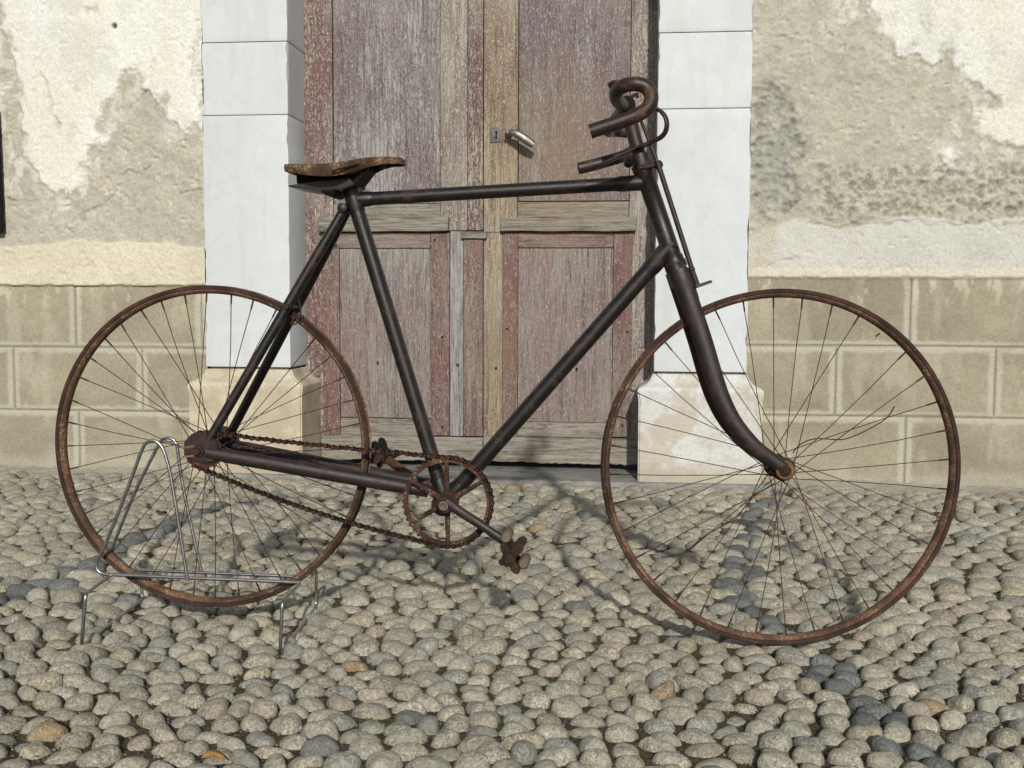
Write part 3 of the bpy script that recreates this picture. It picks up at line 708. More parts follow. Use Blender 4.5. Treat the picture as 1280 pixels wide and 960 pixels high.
# right leaf, upper
dbox('stile', 604.5, 646.5, 0, 290, M_WORAN, rf, .0, top=DT)
dbox('panel', 647.5, 785.5, 0, 250.5, M_WUP, rf, -.010, .02, .001, top=DT)
dbox('stile', 786.3, 826, 0, 577, M_WPALE, rf, .0, top=DT)
dbox('rail', 647, 785.5, 252, 271.5, M_WRAIL, rf, -.002)
dbox('ledge_moulding', 626, 795, 272, 289.5, M_WRAIL, rf, .030, bev=.006, wob=.002, cuts=12)
dbox('stile', 604.7, 628.5, 290.6, 546, M_WORAN, rf, .0)
dbox('frame_strip', 629, 647.7, 290.5, 546, M_WRED, rf, .006); dbox('frame_strip', 767.5, 791, 290.5, 546, M_WRED, rf, .006)
dbox('frame_rail', 648, 767, 290.5, 309.5, M_WREDH, rf, .005); dbox('frame_rail', 648, 767, 528, 546.3, M_WRAIL, rf, .004)
for a, b in ((648, 767),): dbox('panel', a, b, 310, 527.5, M_WLOW, rf, -.004+.0012*random.random(), .02, .0012)
bottom_rail(605, 810, 547, [(604, 576), (640, 577), (690, 579), (740, 580), (812, 581)], rf)
for leaf, pts in ((lf, [(472, 453), (553, 421), (553, 534), (572, 456), (543, 300), (420, 307)]), (rf, [(634, 411), (721, 461), (784, 415), (778, 532), (636, 534), (620, 460)])):
    for (a, b) in pts:
        p = onY(a, b, YD-.007); bm = bmesh.new(); lathe_y(bm, p, [(0, .0045), (-.002, .004), (-.003, .002)], 10); bmobj('nail_head', bm, M_CHAIN, leaf)
# backing so that no light comes through the joints
box('backing_board', JL1-.05, dx(604), YD+.032, YD+.06, .06, 2.5, M_WDARK, lf, 0); box('backing_board', dx(604.4), JR0+.05, YD+.032, YD+.06, .06, 2.5, M_WDARK, rf, 0)
# lock
p0 = onY(612.5, 159.5, YD); p1 = onY(628.5, 178, YD)
esc = box('keyhole_plate', p0.x, p1.x, YD-.004, YD+.002, p1.z, p0.z, M_IRON, rf, .001)
kx, kz = (p0.x+p1.x)/2, (p0.z+p1.z)/2
bm = bmesh.new(); lathe_y(bm, (kx, YD-.0042, kz+.008), [(0, .0045), (-.0006, .0045)], 12); extrude_xz(bm, [(kx-.003, kz-.014), (kx+.003, kz-.014), (kx+.002, kz+.008), (kx-.002, kz+.008)], YD-.0049, YD-.0042); bmobj('keyhole', bm, M_SOCK, esc, False)
pp = onY(636, 168.5, YD)
bm = bmesh.new(); lathe_y(bm, pp, [(.002, .014), (-.004, .014), (-.006, .009), (-.05, .008), (-.055, .006)], 16); h = bmobj('lever_handle', bm, M_ALU, rf)
hp = [onY(637, 165, YD-.055), onY(645, 167, YD-.060), onY(655, 173, YD-.060), onY(667, 181.5, YD-.055)]
tube('grip', spline(hp, 5), [.010+.0055*math.sin(min(1, k/10)*1.57)-.003*max(0, k-11)/4 for k in range(16)], M_ALU, h, 14, True, .7)
# doorstep
st = box('doorstep', JL1-.30, JR1+.12, 3.775, 4.3, -.06, .012, M_STEP, None, .012, 3)
tag(st, 'worn grey stone doorstep under the wooden door leaves', 'doorstep')
box('dark_interior', JL1-.02, JR0+.02, 4.35, 4.40, -.05, 2.5, M_SOCK, house, 0)

# dark iron bar at the left margin
q = [wp(a, b, 3.82) for a, b in [(-40, 122), (-4, 135), (-2, 180), (.5, 230), (2.6, 286), (1.5, 291), (-40, 293)]]
o = plate('shutter_stay', q, 3.815, 3.834, M_BLACK, None, .001)
tag(o, 'dark iron strap fixed to the flaking whitewashed wall', 'iron strap')

# ------------------------------------------------------------------ bicycle
YB = 2.048
def B(x, y, Y=YB): return onY(x, y, Y)
bike = empty('bicycle', (B(560, 628).x, YB, 0))
tag(bike, 'rusty black vintage bicycle with bare rims and small drop handlebar before the door', 'bicycle')
def part(fn, *a, **k): return fn(*a, **k)
# frame
BBc = B(557, 627)
tube('top_tube', [B(446, 249.5), B(800, 228.5)], .0125, M_FRAME, bike)
tube('seat_tube', [B(440, 240), B(446, 262), BBc], .0140, M_FRAME, bike)
tube('down_tube', [B(829, 317), BBc], .0150, M_FRAME, bike)
hd0, hd1 = B(803.5, 211), B(843.5, 329)
ax = (hd1-hd0).normalized()
tube('head_tube', [hd0, hd0+ax*.012, hd0+ax*.014, hd1-ax*.014, hd1-ax*.012, hd1], [.0185, .0185, .0165, .0165, .0185, .0185], M_FRAME, bike, 18)
def lug(c, d, r, L):
    d = d.normalized(); tube('lug', [c-d*L*.1, c+d*L*.75, c+d*L], [r, r, r-.0016], M_FRAME, bike, 16)
lug(B(800, 228.5), B(446, 249.5)-B(800, 228.5), .0142, .045); lug(B(446, 249.5), B(800, 228.5)-B(446, 249.5), .0142, .030)
lug(B(838, 307), B(557, 627)-B(829, 317), .0168, .062)
lug(B(437, 232), B(557, 627)-B(446, 262), .0165, .050)
lug(BBc, B(829, 317)-BBc, .0168, .045); lug(BBc, B(446, 262)-BBc, .0158, .045)
bm = bmesh.new(); lathe_y(bm, BBc, [(-.036, .012), (-.036, .021), (.036, .021), (.036, .012)], 20); sharp(bmobj('bottom_bracket', bm, M_FRAME, bike))
HUBR = B(264.5, 558.5)
for s, pts, pts2 in ((-1, [(425, 265), (264, 546)], [(262, 563), (530, 612)]), (1, None, None)):
    YN = YB-.055
    st_top = B(430, 262, YB-.012); st_bot = B(262, 549, YN); ch_r = B(258, 565.5, YN); ch_f = B(535, 613.5, YB-.028)
    def mir(p): return p if s < 0 else Vector((p.x, 2*YB-p.y, p.z))
    tube('seat_stay', [mir(st_top), mir(st_top.lerp(st_bot, .2)), mir(st_bot)], [.0085, .0098, .0088], M_FRAME, bike)
    tube('chain_stay', [mir(ch_r), mir(ch_r.lerp(ch_f, .1)), mir(ch_r.lerp(ch_f, .8)), mir(ch_f)], [.0115, .0135, .0138, .0125], M_FORK, bike, 16, True, .85)
    dp = [(231, 553), (237, 545), (249, 540), (262, 543), (271, 551), (274, 566), (268, 577), (252, 578), (240, 575), (240, 568), (231, 567)]
    q = [B(a, b, YN) for a, b in dp]
    d = plate('dropout', [(p.x, p.z) for p in q], mir(Vector((0, YN-.0055, 0))).y, mir(Vector((0, YN+.004, 0))).y, M_FORK, bike, .0018)
    c = B(250, 563.5, YN); c = mir(c)
    bm = bmesh.new(); lathe_y(bm, c, [(0, .011), (s*.010, .011), (s*.011, .0075), (s*.017, .006)], 6); sharp(bmobj('axle_nut', bm, M_CHAIN, d), 30)
    a = B(231, 559.5, YN-.004); b = B(244, 558, YN-.004)
    tube('adjuster_bolt', [mir(a), mir(b)], .0032, M_BRASS, d, 8); a = B(232, 571, YN-.004); b = B(243, 570, YN-.004); tube('adjuster_bolt', [mir(a), mir(b)], .003, M_BRASS, d, 8)
bm = bmesh.new(); p = B(428, 260, YB-.020); lathe_y(bm, p, [(-.006, .006), (-.004, .009), (.044, .009), (.046, .006)], 14); sharp(bmobj('seat_bolt', bm, M_FORK, bike))
br = B(366, 383); tube('stay_bridge', [Vector((br.x, YB-.045, br.z)), Vector((br.x, YB+.045, br.z))], .0055, M_FRAME, bike)
tube('brake_wire', spline([B(372, 372, YB-.02), B(376, 388, YB-.025), B(372, 403, YB-.025), B(364, 405, YB-.02), B(369, 396, YB-.02)], 6), .0016, M_SPOKE, bike, 6)
tube('seat_post', [B(436, 222), B(441, 243)], .0128, M_FORK, bike)

# wheels
def wheel(c, Rr, nsp, a0, rot=None, missing=(), flange=.0175, fy=.031, name='wheel_rim'):
    hw = .0130
    prof = [(-hw+.0022, Rr-.003), (-hw, Rr), (-hw-.0016, Rr-.0015), (-hw-.001, Rr-.0068), (-hw+.0012, Rr-.0082), (-hw+.0008, Rr-.0095), (-hw+.003, Rr-.0125), (-.006, Rr-.0150), (0, Rr-.0157)]
    prof = prof+[(-y, r) for y, r in prof[-2::-1]]
    inner = [(hw-.003, Rr-.006), (.006, Rr-.0122), (-.006, Rr-.0122), (-hw+.003, Rr-.006)]
    loop = prof+inner; n = len(loop); seg = 160
    vs, fs = [], []
    for k in range(seg):
        a = 2*math.pi*k/seg
        w = .0012*math.sin(2*a+1)+.0007*math.sin(3*a)      # an old wheel, slightly out of true
        for y, r in loop: vs.append(Vector((c.x+math.cos(a)*(r+w*.4), c.y+y+w, c.z+math.sin(a)*(r+w*.4))))
    for k in range(seg):
        for i in range(n): fs.append((k*n+i, k*n+(i+1) % n, ((k+1) % seg)*n+(i+1) % n, ((k+1) % seg)*n+i))
    if rot: vs = [rot(v) for v in vs]
    bm = bmesh.new(); bv = [bm.verts.new(v) for v in vs]
    for f in fs: bm.faces.new([bv[i] for i in f])
    rim = bmobj(name, bm, M_RIM, bike); sharp(rim, 38)
    rim.data.materials.append(M_RIMD)
    rim.data.polygons.foreach_set('material_index', [1 if ((i % n) in (1, 2, 3) or (i % n) in (12, 13, 14) or (i % n) >= 16) else 0 for i in range(len(rim.data.polygons))])
    bm = bmesh.new(); lathe_y(bm, c, [(-.054, .004), (-.050, .0045), (-fy-.006, .006), (-fy-.003, .014), (-fy-.002, flange+.004), (-fy+.002, flange+.004), (-fy+.004, .014), (0, .012), (fy-.004, .014), (fy-.002, flange+.004), (fy+.002, flange+.004), (fy+.003, .014), (fy+.006, .006), (.050, .0045), (.054, .004)], 24)
    if rot:
        for v in bm.verts: v.co = rot(v.co)
    sharp(bmobj('hub', bm, M_CHAIN, rim), 40)
    for k in range(nsp):
        if k in missing: continue
        a = R(a0+360/nsp*k); side = -1 if k % 2 == 0 else 1; lead = 1 if (k//2) % 2 == 0 else -1
        ha = a+lead*R(68)
        p0 = Vector((c.x+math.cos(ha)*flange, c.y+side*fy, c.z+math.sin(ha)*flange)); p1 = Vector((c.x+math.cos(a)*(Rr-.015), c.y+side*.003, c.z+math.sin(a)*(Rr-.015)))
        bd = Vector((math.sin(k*2.3)*.002, 0, math.cos(k*1.7)*.002))
        P = [p0, p0.lerp(p1, .35)+bd, p0.lerp(p1, .7)+bd, p0.lerp(p1, .93), p0.lerp(p1, .945), p1]
        if rot: P = [rot(v) for v in P]
        tube('spoke', P, [.0009, .00082, .00082, .0009, .0017, .0017], M_SPOKE, rim, 6)
    return rim
rearw = wheel(HUBR, .3080, 40, 90.7, missing=(36,))
STEER = R(6.0); SP = hd1.copy()
rq = Matrix.Rotation(STEER, 3, -ax)
def steer(p): return SP+rq @ (Vector(p)-SP)
HUBF = B(975, 583); HUBF.z = .3225+.001
wfront = wheel(HUBF, .3225, 36, 93, steer, missing=(32,))
# broken and bent spokes of the front wheel
tube('bent_spoke', spline([steer(p) for p in (B(990, 568, YB-.03), B(1000, 557, YB-.032), B(1020, 550, YB-.03), B(1056, 551, YB-.025), B(1090, 538, YB-.02), B(1113, 524, YB-.016), B(1123, 510, YB-.014))], 6), .0011, M_SPOKE, wfront, 6)
tube('bent_spoke', spline([steer(p) for p in (B(966, 606, YB-.03), B(942, 620, YB-.03), B(915, 648, YB-.03), B(880, 668, YB-.025), B(850, 690, YB-.02), B(824, 694, YB-.02))], 6), .0011, M_SPOKE, wfront, 6)
tube('spoke_stub', [steer(B(1106, 417, YB)), steer(B(1100, 421, YB))], .0016, M_SPOKE, wfront, 6)
# fork
fc = [(846, 338), (851, 352), (864, 390), (877, 430), (888, 468), (899, 500), (915, 530), (938, 557), (960, 574), (977, 586)]
fr = [.0165, .0168, .0168, .0168, .0166, .0160, .0150, .0138, .0126, .0118]
for s in (-1, 1):
    pts = []
    for k, (a, b) in enumerate(fc):
        off = .030+.016*min(1, k/7)
        p = B(a, b, YB-.030); pts.append(steer(Vector((p.x, YB+s*off, p.z))))
    sp = spline(pts, 5); rr = np.interp(np.linspace(0, len(fr)-1, len(sp)), range(len(fr)), fr)
    fb = tube('fork_blade', sp, list(rr), M_FORK, bike, 18, True, .72)
    tip = B(977, 588, YB-.050); tip = Vector((HUBF.x-.001, YB+s*.047, HUBF.z))
    bm = bmesh.new(); lathe_y(bm, tip, [(-.004, .0165), (.004, .0165)], 22); bmesh.ops.recalc_face_normals(bm, faces=bm.faces)
    for v in bm.verts: v.co = steer(v.co)
    te = sharp(bmobj('fork_end', bm, M_BRASS, bike))
    bm = bmesh.new(); lathe_y(bm, tip, [(s*.004, .0095), (s*.010, .0095), (s*.011, .007), (s*.014, .0055)], 14)
    for v in bm.verts: v.co = steer(v.co)
    sharp(bmobj('axle_nut', bm, M_CHAIN, te))
p_ = [Vector((B(a, b, YB-.03).x, YB-.0302, B(a, b, YB-.03).z)) for a, b in ((847, 341), (849, 347), (857.5, 371), (860, 378))]
tube('fork_sleeve', [steer(p) for p in p_], [.0178, .0186, .0186, .0180], M_FORK, bike, 18, True, .72)
tube('fork_crown', [steer(B(843, 330)), steer(B(845, 336)), steer(B(852, 357))], [.0165, .019, .0185], M_FORK, bike, 18, True, 1.6)
tube('crown_race', [hd1-ax*.003, hd1+ax*.010], .0205, M_FORK, bike, 18)
tube('headset_cup', [hd0+ax*.002, hd0-ax*.008], .0195, M_FORK, bike, 18)
# stem and bar
tube('stem', [B(806, 218), B(797, 186), B(790, 160), B(784, 138)], [.0125, .0125, .0130, .0135], M_BAR, bike, 16)
tube('stem_collar', [B(803, 208), B(799, 193)], [.0175, .0170], M_FRAME, bike, 18)
for a, b, y in ((785.5, 204, YB-.022), (823, 206, YB-.020)):
    p = B(a, b, y); bm = bmesh.new(); bmesh.ops.create_uvsphere(bm, u_segments=14, v_segments=8, radius=.0085)
    for v in bm.verts: v.co = v.co+p
    bmobj('collar_knob', bm, M_FORK, bike)
tube('knob_arm', [B(800, 210, YB-.016), B(823, 206, YB-.020)], .005, M_FORK, bike, 10)
YG = 1.845
half = [B(781, 134, YB), B(776, 130, 2.00), B(771, 124, 1.93), B(770, 116, 1.88), B(777, 108.5, 1.855), B(790, 105, YG), B(803, 106.5, YG), B(812, 114, YG), B(814, 125, YG), B(808.5, 136, YG), B(797, 143.5, YG), B(782, 149.5, YG), B(762, 156.5, YG), B(737.5, 164.5, YG)]
bar_half = spline(half, 6)
def far(p):
    u = rq.inverted() @ (p-SP); u = Vector((u.x, -u.y, u.z)); return SP+rq @ u
nb_ = len(bar_half)-1
full = [far(p)+Vector((.017*math.sin(math.pi*i/nb_)**.8, 0, 0)) for i, p in list(enumerate(bar_half))[::-1]][:-1]+bar_half
def hollow(name, P, r, mat, parent):
    bm = bmesh.new(); rings = tubebm(bm, P, r, 18, False)
    for rg, sgn in ((rings[0], -1), (rings[-1], 1)):
        c = sum((v.co for v in rg), Vector())/len(rg); d = (P[1]-P[0] if sgn < 0 else P[-2]-P[-1]).normalized()
        inn = [bm.verts.new(c+(v.co-c)*.84) for v in rg]; dp_ = [bm.verts.new(c+(v.co-c)*.84+d*.03) for v in rg]; m = len(rg)
        for k in range(m):
            bm.faces.new((rg[k], rg[(k+1) % m], inn[(k+1) % m], inn[k])); bm.faces.new((inn[k], inn[(k+1) % m], dp_[(k+1) % m], dp_[k]))
        bm.faces.new(dp_)
    return sharp(bmobj(name, bm, mat, parent), 50)
bar = hollow('handlebar', full, .0118, M_BAR, bike)
bm = bmesh.new(); lathe_y(bm, B(783, 133), [(-.020, .0145), (-.016, .0165), (.016, .0165), (.020, .0145)], 18); sharp(bmobj('stem_clamp', bm, M_BLACK, bike))
tube('clamp_bolt', [B(786, 126, YB-.005), B(792, 119, YB-.005), B(797, 117, YB-.005), B(796, 122, YB-.005)], .0035, M_CHAIN, bike, 8)
tube('lever_bracket', [B(765, 102, 1.87), B(770, 113, 1.87)], [.0085, .0085], M_BAR, bike, 4)
lv = [B(806, 138, 2.02), B(821, 136.5, 2.015), B(831, 145, 2.01), B(833.5, 158, 2.01), B(828, 170, 2.015), B(813, 178, 2.02), B(797, 185, 2.03), B(780, 193, 2.10), B(760, 202, 2.19), B(745, 209, 2.23)]
ls = spline(lv, 5); tube('brake_lever', ls, [.0034+.0010*math.sin(3.1*k/len(ls)) for k in range(len(ls))], M_BAR, bike, 10, True, 1.5)
tube('brake_rod', [B(801, 150, YB-.01), B(812, 178, YB-.024), B(823, 206, YB-.026)], .0032, M_FORK, bike, 8)
rod = tube('brake_rod', [B(823, 206, YB-.028), B(866, 340, YB-.030)], .0046, M_FORK, bike, 12)
bm = bmesh.new(); bmesh.ops.create_uvsphere(bm, u_segments=12, v_segments=8, radius=.0062)
for v in bm.verts: v.co = v.co+B(864.5, 336.5, YB-.030)
bmobj('rod_joint', bm, M_FORK, rod)
tube('rod_end', [B(865, 338, YB-.030), B(872, 357, YB-.030)], .0050, M_FORK, rod, 10)
q = [B(867, 357, YB), B(887, 350.5, YB), B(889, 353.5, YB), B(868.5, 361, YB)]
plate('brake_shoe', [(p.x, p.z) for p in q], YB-.045, YB-.012, M_FORK, rod, .001)
tube('rod_bracket', [B(846, 341, YB-.02), B(864, 336.5, YB-.030)], .004, M_FORK, bike, 10)

# saddle
sx_ = [355, 355.7, 362, 380, 402, 425, 443, 460, 478, 492, 501.2, 502]
ty = [204.6, 204.4, 204, 204, 204, 201.8, 198.3, 196.2, 195.5, 195.8, 196.8, 197]
by = [214.5, 214.8, 216.5, 219.5, 221.5, 220.4, 215, 209.5, 205.2, 204.8, 205.4, 205.5]
hw_ = [.056, .058, .068, .084, .088, .080, .058, .038, .028, .023, .019, .0185]
vs, fs = [], []
for x, t_, b_, w in zip(sx_, ty, by, hw_):
    pt = B(x, t_, YB-w); pb = B(x, b_, YB-w)
    sag = .010 if x < 430 else .004
    xs = pt.x
    sec = [(-w*.97, pb.z), (-w, pt.z-.004), (-w*.93, pt.z), (-w*.55, pt.z-sag*.6), (0, pt.z-sag), (w*.55, pt.z-sag*.6), (w*.93, pt.z), (w, pt.z-.004), (w*.97, pb.z)]
    for yy, z in sec: vs.append((xs, YB+yy, z))
ns = 9
for i in range(len(sx_)-1):
    for k in range(ns-1): fs.append((i*ns+k, i*ns+k+1, (i+1)*ns+k+1, (i+1)*ns+k))
fs.append(tuple(range(ns))[::-1]); fs.append(tuple((len(sx_)-1)*ns+k for k in range(ns)))
sad = meshobj('saddle', vs, fs, M_LEATH, bike); md = sad.modifiers.new('thick', 'SOLIDIFY'); md.thickness = .0035; md.offset = 0
md = sad.modifiers.new('sub', 'SUBSURF'); md.levels = 2; md.render_levels = 2
def sadplate(name, px, y0, y1, mat=M_BLACK):
    q = [B(a, b, YB-.03) for a, b in px]; return plate(name, [(p.x, p.z) for p in q], y0, y1, mat, sad, .002)
sadplate('spring_block', [(371, 219), (440, 219), (462, 209), (452, 222), (444, 232), (412, 230), (372, 231)], YB-.035, YB+.035)
lw = sadplate('spring_leaf', [(362, 233), (385, 230), (412, 226), (440, 224), (446, 232), (432, 237), (408, 239), (384, 237.5), (366, 235)], YB-.048, YB+.048, M_FRAME)
bm = bmesh.new(); lathe_y(bm, B(418, 238), [(-.045, .008), (-.040, .014), (.040, .014), (.045, .008)], 18); sharp(bmobj('saddle_clamp', bm, M_BLACK, sad))
for s in (-1, 1):
    tube('saddle_rail', spline([Vector((p.x, YB+s*w, p.z)) for p, w in ((B(420, 234, YB-.03), .02), (B(446, 224, YB-.03), .018), (B(458, 211, YB-.03), .015), (B(474, 205, YB-.03), .008))], 5), .0036, M_BLACK, sad, 8)
bm = bmesh.new(); p = B(475, 205.5, YB-.02); lathe_y(bm, p, [(-.006, .004), (-.004, .006), (.03, .006), (.032, .004)], 10); bmobj('nose_bolt', bm, M_BLACK, sad)

sm_ = [(414, 214.5, .089), (424, 211.5, .086), (436, 208.5, .071), (448, 205, .056)]
tube('torn_seam', spline([B(a, b, YB-w) for a, b, w in sm_], 5), .0016, M_BLACK, sad, 6)
# chainset
YC = 1.998
ring_c = B(559, 627.5, YC); RR = .0815
bm = bmesh.new(); N = 132
outer, inner = [], []
for k in range(N):
    a = 2*math.pi*k/N; tooth = .0036 if k % 3 == 0 else -.0004
    outer.append((ring_c.x+math.cos(a)*(RR+tooth), ring_c.z+math.sin(a)*(RR+tooth))); inner.append((ring_c.x+math.cos(a)*(RR-.0085), ring_c.z+math.sin(a)*(RR-.0085)))
OA = [bm.verts.new((x, YC-.0025, z)) for x, z in outer]; OB = [bm.verts.new((x, YC+.0025, z)) for x, z in outer]
IA = [bm.verts.new((x, YC-.0025, z)) for x, z in inner]; IB = [bm.verts.new((x, YC+.0025, z)) for x, z in inner]
for k in range(N):
    m = (k+1) % N
    bm.faces.new((OA[k], OA[m], IA[m], IA[k])); bm.faces.new((OB[k], IB[k], IB[m], OB[m])); bm.faces.new((OA[k], OB[k], OB[m], OA[m])); bm.faces.new((IA[k], IA[m], IB[m], IB[k]))
cr = sharp(bmobj('chainring', bm, M_RING, bike))
for k in range(6):
    a = R(90+60*k+1); d = Vector((math.cos(a), 0, math.sin(a)))
    tube('ring_arm', [ring_c+d*.008, ring_c+d*.03, ring_c+d*(RR-.012), ring_c+d*(RR-.005)], [.0062, .0052, .0040, .0058], M_RING, cr, 10, True, .6)
bm = bmesh.new(); lathe_y(bm, ring_c+Vector((0, -.0392, 0)), [(0, .0085), (-.003, .0085), (-.0035, .006), (-.002, .004), (-.004, .003)], 16); sharp(bmobj('crank_bolt', bm, M_IRON, cr), 30)
bm = bmesh.new(); lathe_y(bm, ring_c, [(.012, .020), (-.006, .0195), (-.009, .016), (-.030, .0155), (-.034, .012), (-.035, .006), (-.039, .0055)], 22); sharp(bmobj('crank_boss', bm, M_RING, cr), 30)
YK = YC-.030
cp = [B(557, 627, YK), B(575, 639.5, YK), B(608, 661, YK), B(634, 678.5, YK), B(643, 684.5, YK)]
ck = tube('crank_arm', cp, [.0098, .0088, .0078, .0092, .0092], M_FORK, bike, 14, True, .75)
far_p = [B(557, 627, YB+.045), B(520, 600, YB+.055), B(484, 574, YB+.060)]
fk = tube('crank_arm', far_p, [.0095, .0085, .0085], M_RING, bike, 14, True, .75)
# near pedal: axle towards the viewer, lobed cage plates and remains of rubber
pc = B(643, 684.5, YK)+Vector((0, -.055, 0))
def pedal(c, sgn, ang, near):
    bm = bmesh.new(); lathe_y(bm, c+Vector((0, sgn*-.05, 0)), [(0, .006), (sgn*.02, .0065), (sgn*.025, .0095), (sgn*.085, .0095), (sgn*.087, .012), (sgn*.094, .0115), (sgn*.096, .0075), (sgn*.098, .005)], 18)
    pd = sharp(bmobj('pedal', bm, M_CHAIN, bike), 30)
    for off in (sgn*-.022, sgn*.036):
        P = []
        lobes = [(50, .036), (112, .031), (-53, .030), (-152, .019)]
        for k in range(48):
            a = 360*k/48; r = .0125
            for la, lr in lobes:
                dlt = abs((a-la+180) % 360-180); r = max(r, .0125+(lr-.0125)*max(0, 1-(dlt/30)**2))
            P.append((c.x+math.cos(R(a+ang))*r, c.z+math.sin(R(a+ang))*r))
        plate('cage_plate', P, c.y+off-.0015, c.y+off+.0015, M_CHAIN if near else M_BLACK, pd, .0006)
    for la, lr in ((112, .024), (-53, .023)):
        d = Vector((math.cos(R(la+ang)), 0, math.sin(R(la+ang)))); q = c+d*lr
        tube('cage_pin', [q+Vector((0, sgn*-.022, 0)), q+Vector((0, sgn*.036, 0))], .006, M_CHAIN, pd, 10)
    return pd
pdl = pedal(pc, -1, -2, True)
for la, lr, rr_, y0_, y1_ in ((100, .036, .0095, .020, -.030), (-20, .026, .0095, .018, -.030)):
    p = pc+Vector((math.cos(R(la))*lr, 0, math.sin(R(la))*lr))
    tube('rubber_block', [p+Vector((0, y0_, 0)), p+Vector((0, y0_-.004, 0)), p+Vector((.001, (y0_+y1_)/2, .001)), p+Vector((0, y1_+.004, -.001)), p+Vector((0, y1_, -.001))], [rr_*.6, rr_, rr_*.92, rr_, rr_*.7], M_RUBBER, pdl, 12)
pedal(B(478, 571, YB+.105), 1, 60, False)
# sprocket and chain
spr = B(256, 563, YC); SR = .0335
bm = bmesh.new(); P = []
for k in range(72):
    a = 2*math.pi*k/72; r = SR+(.003 if k % 4 == 0 else -.0008); P.append((spr.x+math.cos(a)*r, spr.z+math.sin(a)*r))
extrude_xz(bm, P, YC-.002, YC+.002); sharp(bmobj('sprocket', bm, M_RING, bike))
c1 = Vector((ring_c.x, 0, ring_c.z)); c2 = Vector((spr.x, 0, spr.z)); dv = c1-c2; L = dv.length; base = math.atan2(dv.z, dv.x); da = math.acos((SR-RR)/L)
def pt(c, r, a): return Vector((c.x+math.cos(a)*r, YC, c.z+math.sin(a)*r))
path = []
A0 = base+da; A1 = base-da
for k in range(24): path.append(pt(c2, SR+.001, A0+(2*math.pi-2*da)*k/23))          # round the sprocket from top to bottom
e = path[-1]; s_ = pt(c1, RR+.001, A1)
for k in range(1, 30): f = k/30; p = e.lerp(s_, f); p.z -= .012*4*f*(1-f); path.append(p)
for k in range(60): path.append(pt(c1, RR+.001, A1+(2*da)*k/59))
e = path[-1]; s_ = path[0]
for k in range(1, 30): f = k/30; p = e.lerp(s_, f); p.z -= .003*4*f*(1-f)+.0008*math.sin(k*1.9); path.append(p)
cum = [0]
for a, b in zip(path, path[1:]+[path[0]]): cum.append(cum[-1]+(b-a).length)
NL = int(round(cum[-1]/.0127/2))*2
def at_(s):
    s = s % cum[-1]
    i = int(np.searchsorted(cum, s, 'right'))-1; i = min(i, len(path)-1); a = path[i]; b = path[(i+1) % len(path)]
    return a.lerp(b, (s-cum[i])/max(1e-9, cum[i+1]-cum[i]))
bm = bmesh.new()
for k in range(NL):
    p = at_(k*cum[-1]/NL); q = at_((k+1)*cum[-1]/NL); d = (q-p).normalized(); nrm = Vector((-d.z, 0, d.x))
    y = .0048 if k % 2 else .0032
    for s in (-1, 1):
        pts = []
        for base_, sg in ((p, -1), (q, 1)):
            for an in (-90, -45, 0, 45, 90):
                u = d*sg*math.cos(R(an))+nrm*sg*math.sin(R(an)); pts.append(base_+u*.0046)
        m = (p+q)/2; pts.insert(5, m+nrm*.0028); pts.append(m-nrm*.0028)
        extrude_xz(bm, [(v.x, v.z) for v in pts], YC+s*y-.0007, YC+s*y+.0007)
    lathe_y(bm, p, [(-.0062, .0030), (.0062, .0030)], 8)
bmobj('chain', bm, M_CHAIN, bike, False)

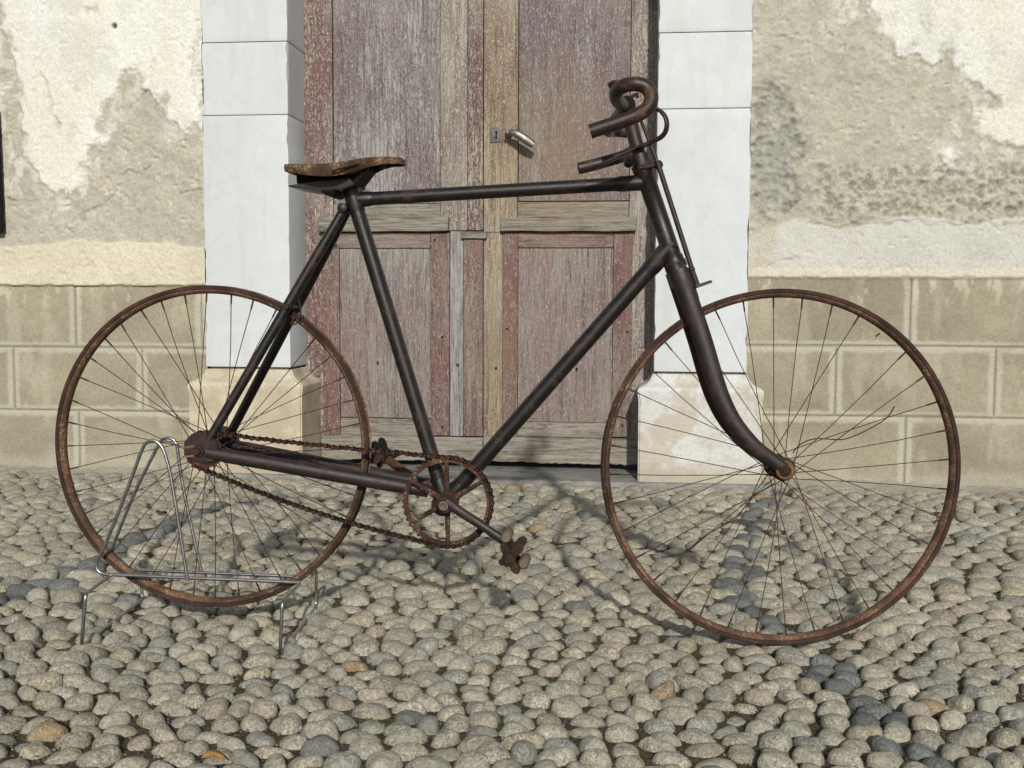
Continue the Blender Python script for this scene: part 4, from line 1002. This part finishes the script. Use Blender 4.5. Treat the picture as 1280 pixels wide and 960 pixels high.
# ------------------------------------------------------------------ wheel stand
YF, YK2 = YB-.034, YB+.036
zl = -.003
def foot(px, py, z=zl): return onZ(px, py, z)
lfF, rfF, lbF, rbF = foot(102, 808), foot(350, 817.5), foot(178, 748.5), foot(395, 758)
stand = empty('bicycle_stand', ((lfF.x+rfF.x)/2, YB, 0)); tag(stand, 'bent steel rod display stand holding up the rear wheel', 'bicycle stand')
rr = .0033
tube('support_bar', [B(131, 718, YF), B(375, 728, YF)], rr, M_STEEL, stand, 10); tube('support_bar', [B(163, 712, YK2), B(366, 720.5, YK2)], rr, M_STEEL, stand, 10)
def leg(a, b, kf, kb, ea, eb):
    P = [ea, onY(*kf, a.y), a, b, onY(*kb, b.y), eb]
    tube('leg_hoop', rounded(P, .012), rr, M_STEEL, stand, 10)
leg(lfF, lbF, (107, 742), (175, 700.5), B(138, 719.5, YF), B(165, 713, YK2))
leg(rfF, rbF, (353, 752), (395.5, 711), B(374, 729.5, YF), B(366, 721.5, YK2))
lp = [(138, 718.5), (124, 715), (120.5, 703), (132, 680), (158.7, 613), (177, 563.5), (184, 553), (193, 551), (201, 557), (207, 570), (215.6, 607), (234.5, 726)]
tube('wheel_hoop', spline([B(a, b, YF-.006) for a, b in lp], 4), rr, M_STEEL, stand, 10)
lp = [(160, 712), (143, 708), (136, 697), (141, 683), (167, 619), (193, 566), (202, 550.5), (212.7, 547.5), (221, 556), (224, 578), (231.6, 622), (252, 715)]
tube('wheel_hoop', spline([B(a, b, YK2+.006) for a, b in lp], 4), rr, M_STEEL, stand, 10)

# ------------------------------------------------------------------ dry leaves
def leaf(px, py, colr, size, rot, label):
    p = onZ(px, py, .004); vs, fs = [], []
    for i in range(7):
        f = i/6; w = math.sin(f*math.pi)**.8*.42
        for k in (-1, -.5, 0, .5, 1):
            u = (f-.5)*size; v = k*w*size; z = .35*abs(k)*w*size+.12*size*math.sin(f*3+1)
            vs.append((p.x+u*math.cos(rot)-v*math.sin(rot), p.y+u*math.sin(rot)+v*math.cos(rot), p.z+z))
    for i in range(6):
        for k in range(4): fs.append((i*5+k, i*5+k+1, i*5+k+6, i*5+k+5))
    m = mat_plain('dry_leaf', colr, .8, 0, .4, 80)
    o = meshobj('dry_leaf', vs, fs, m); sd_ = o.modifiers.new('t', 'SOLIDIFY'); sd_.thickness = .0006
    tag(o, label, 'leaf')
leaf(268, 949, (.42, .22, .07), .034, .4, 'curled orange dry leaf lying between the cobbles')
leaf(202, 642, (.10, .022, .022), .040, 1.2, 'crumpled dark red leaf on the cobbles behind the stand')
leaf(388, 798, (.12, .045, .03), .018, 2.2, 'small brown leaf scrap beside the stand foot')
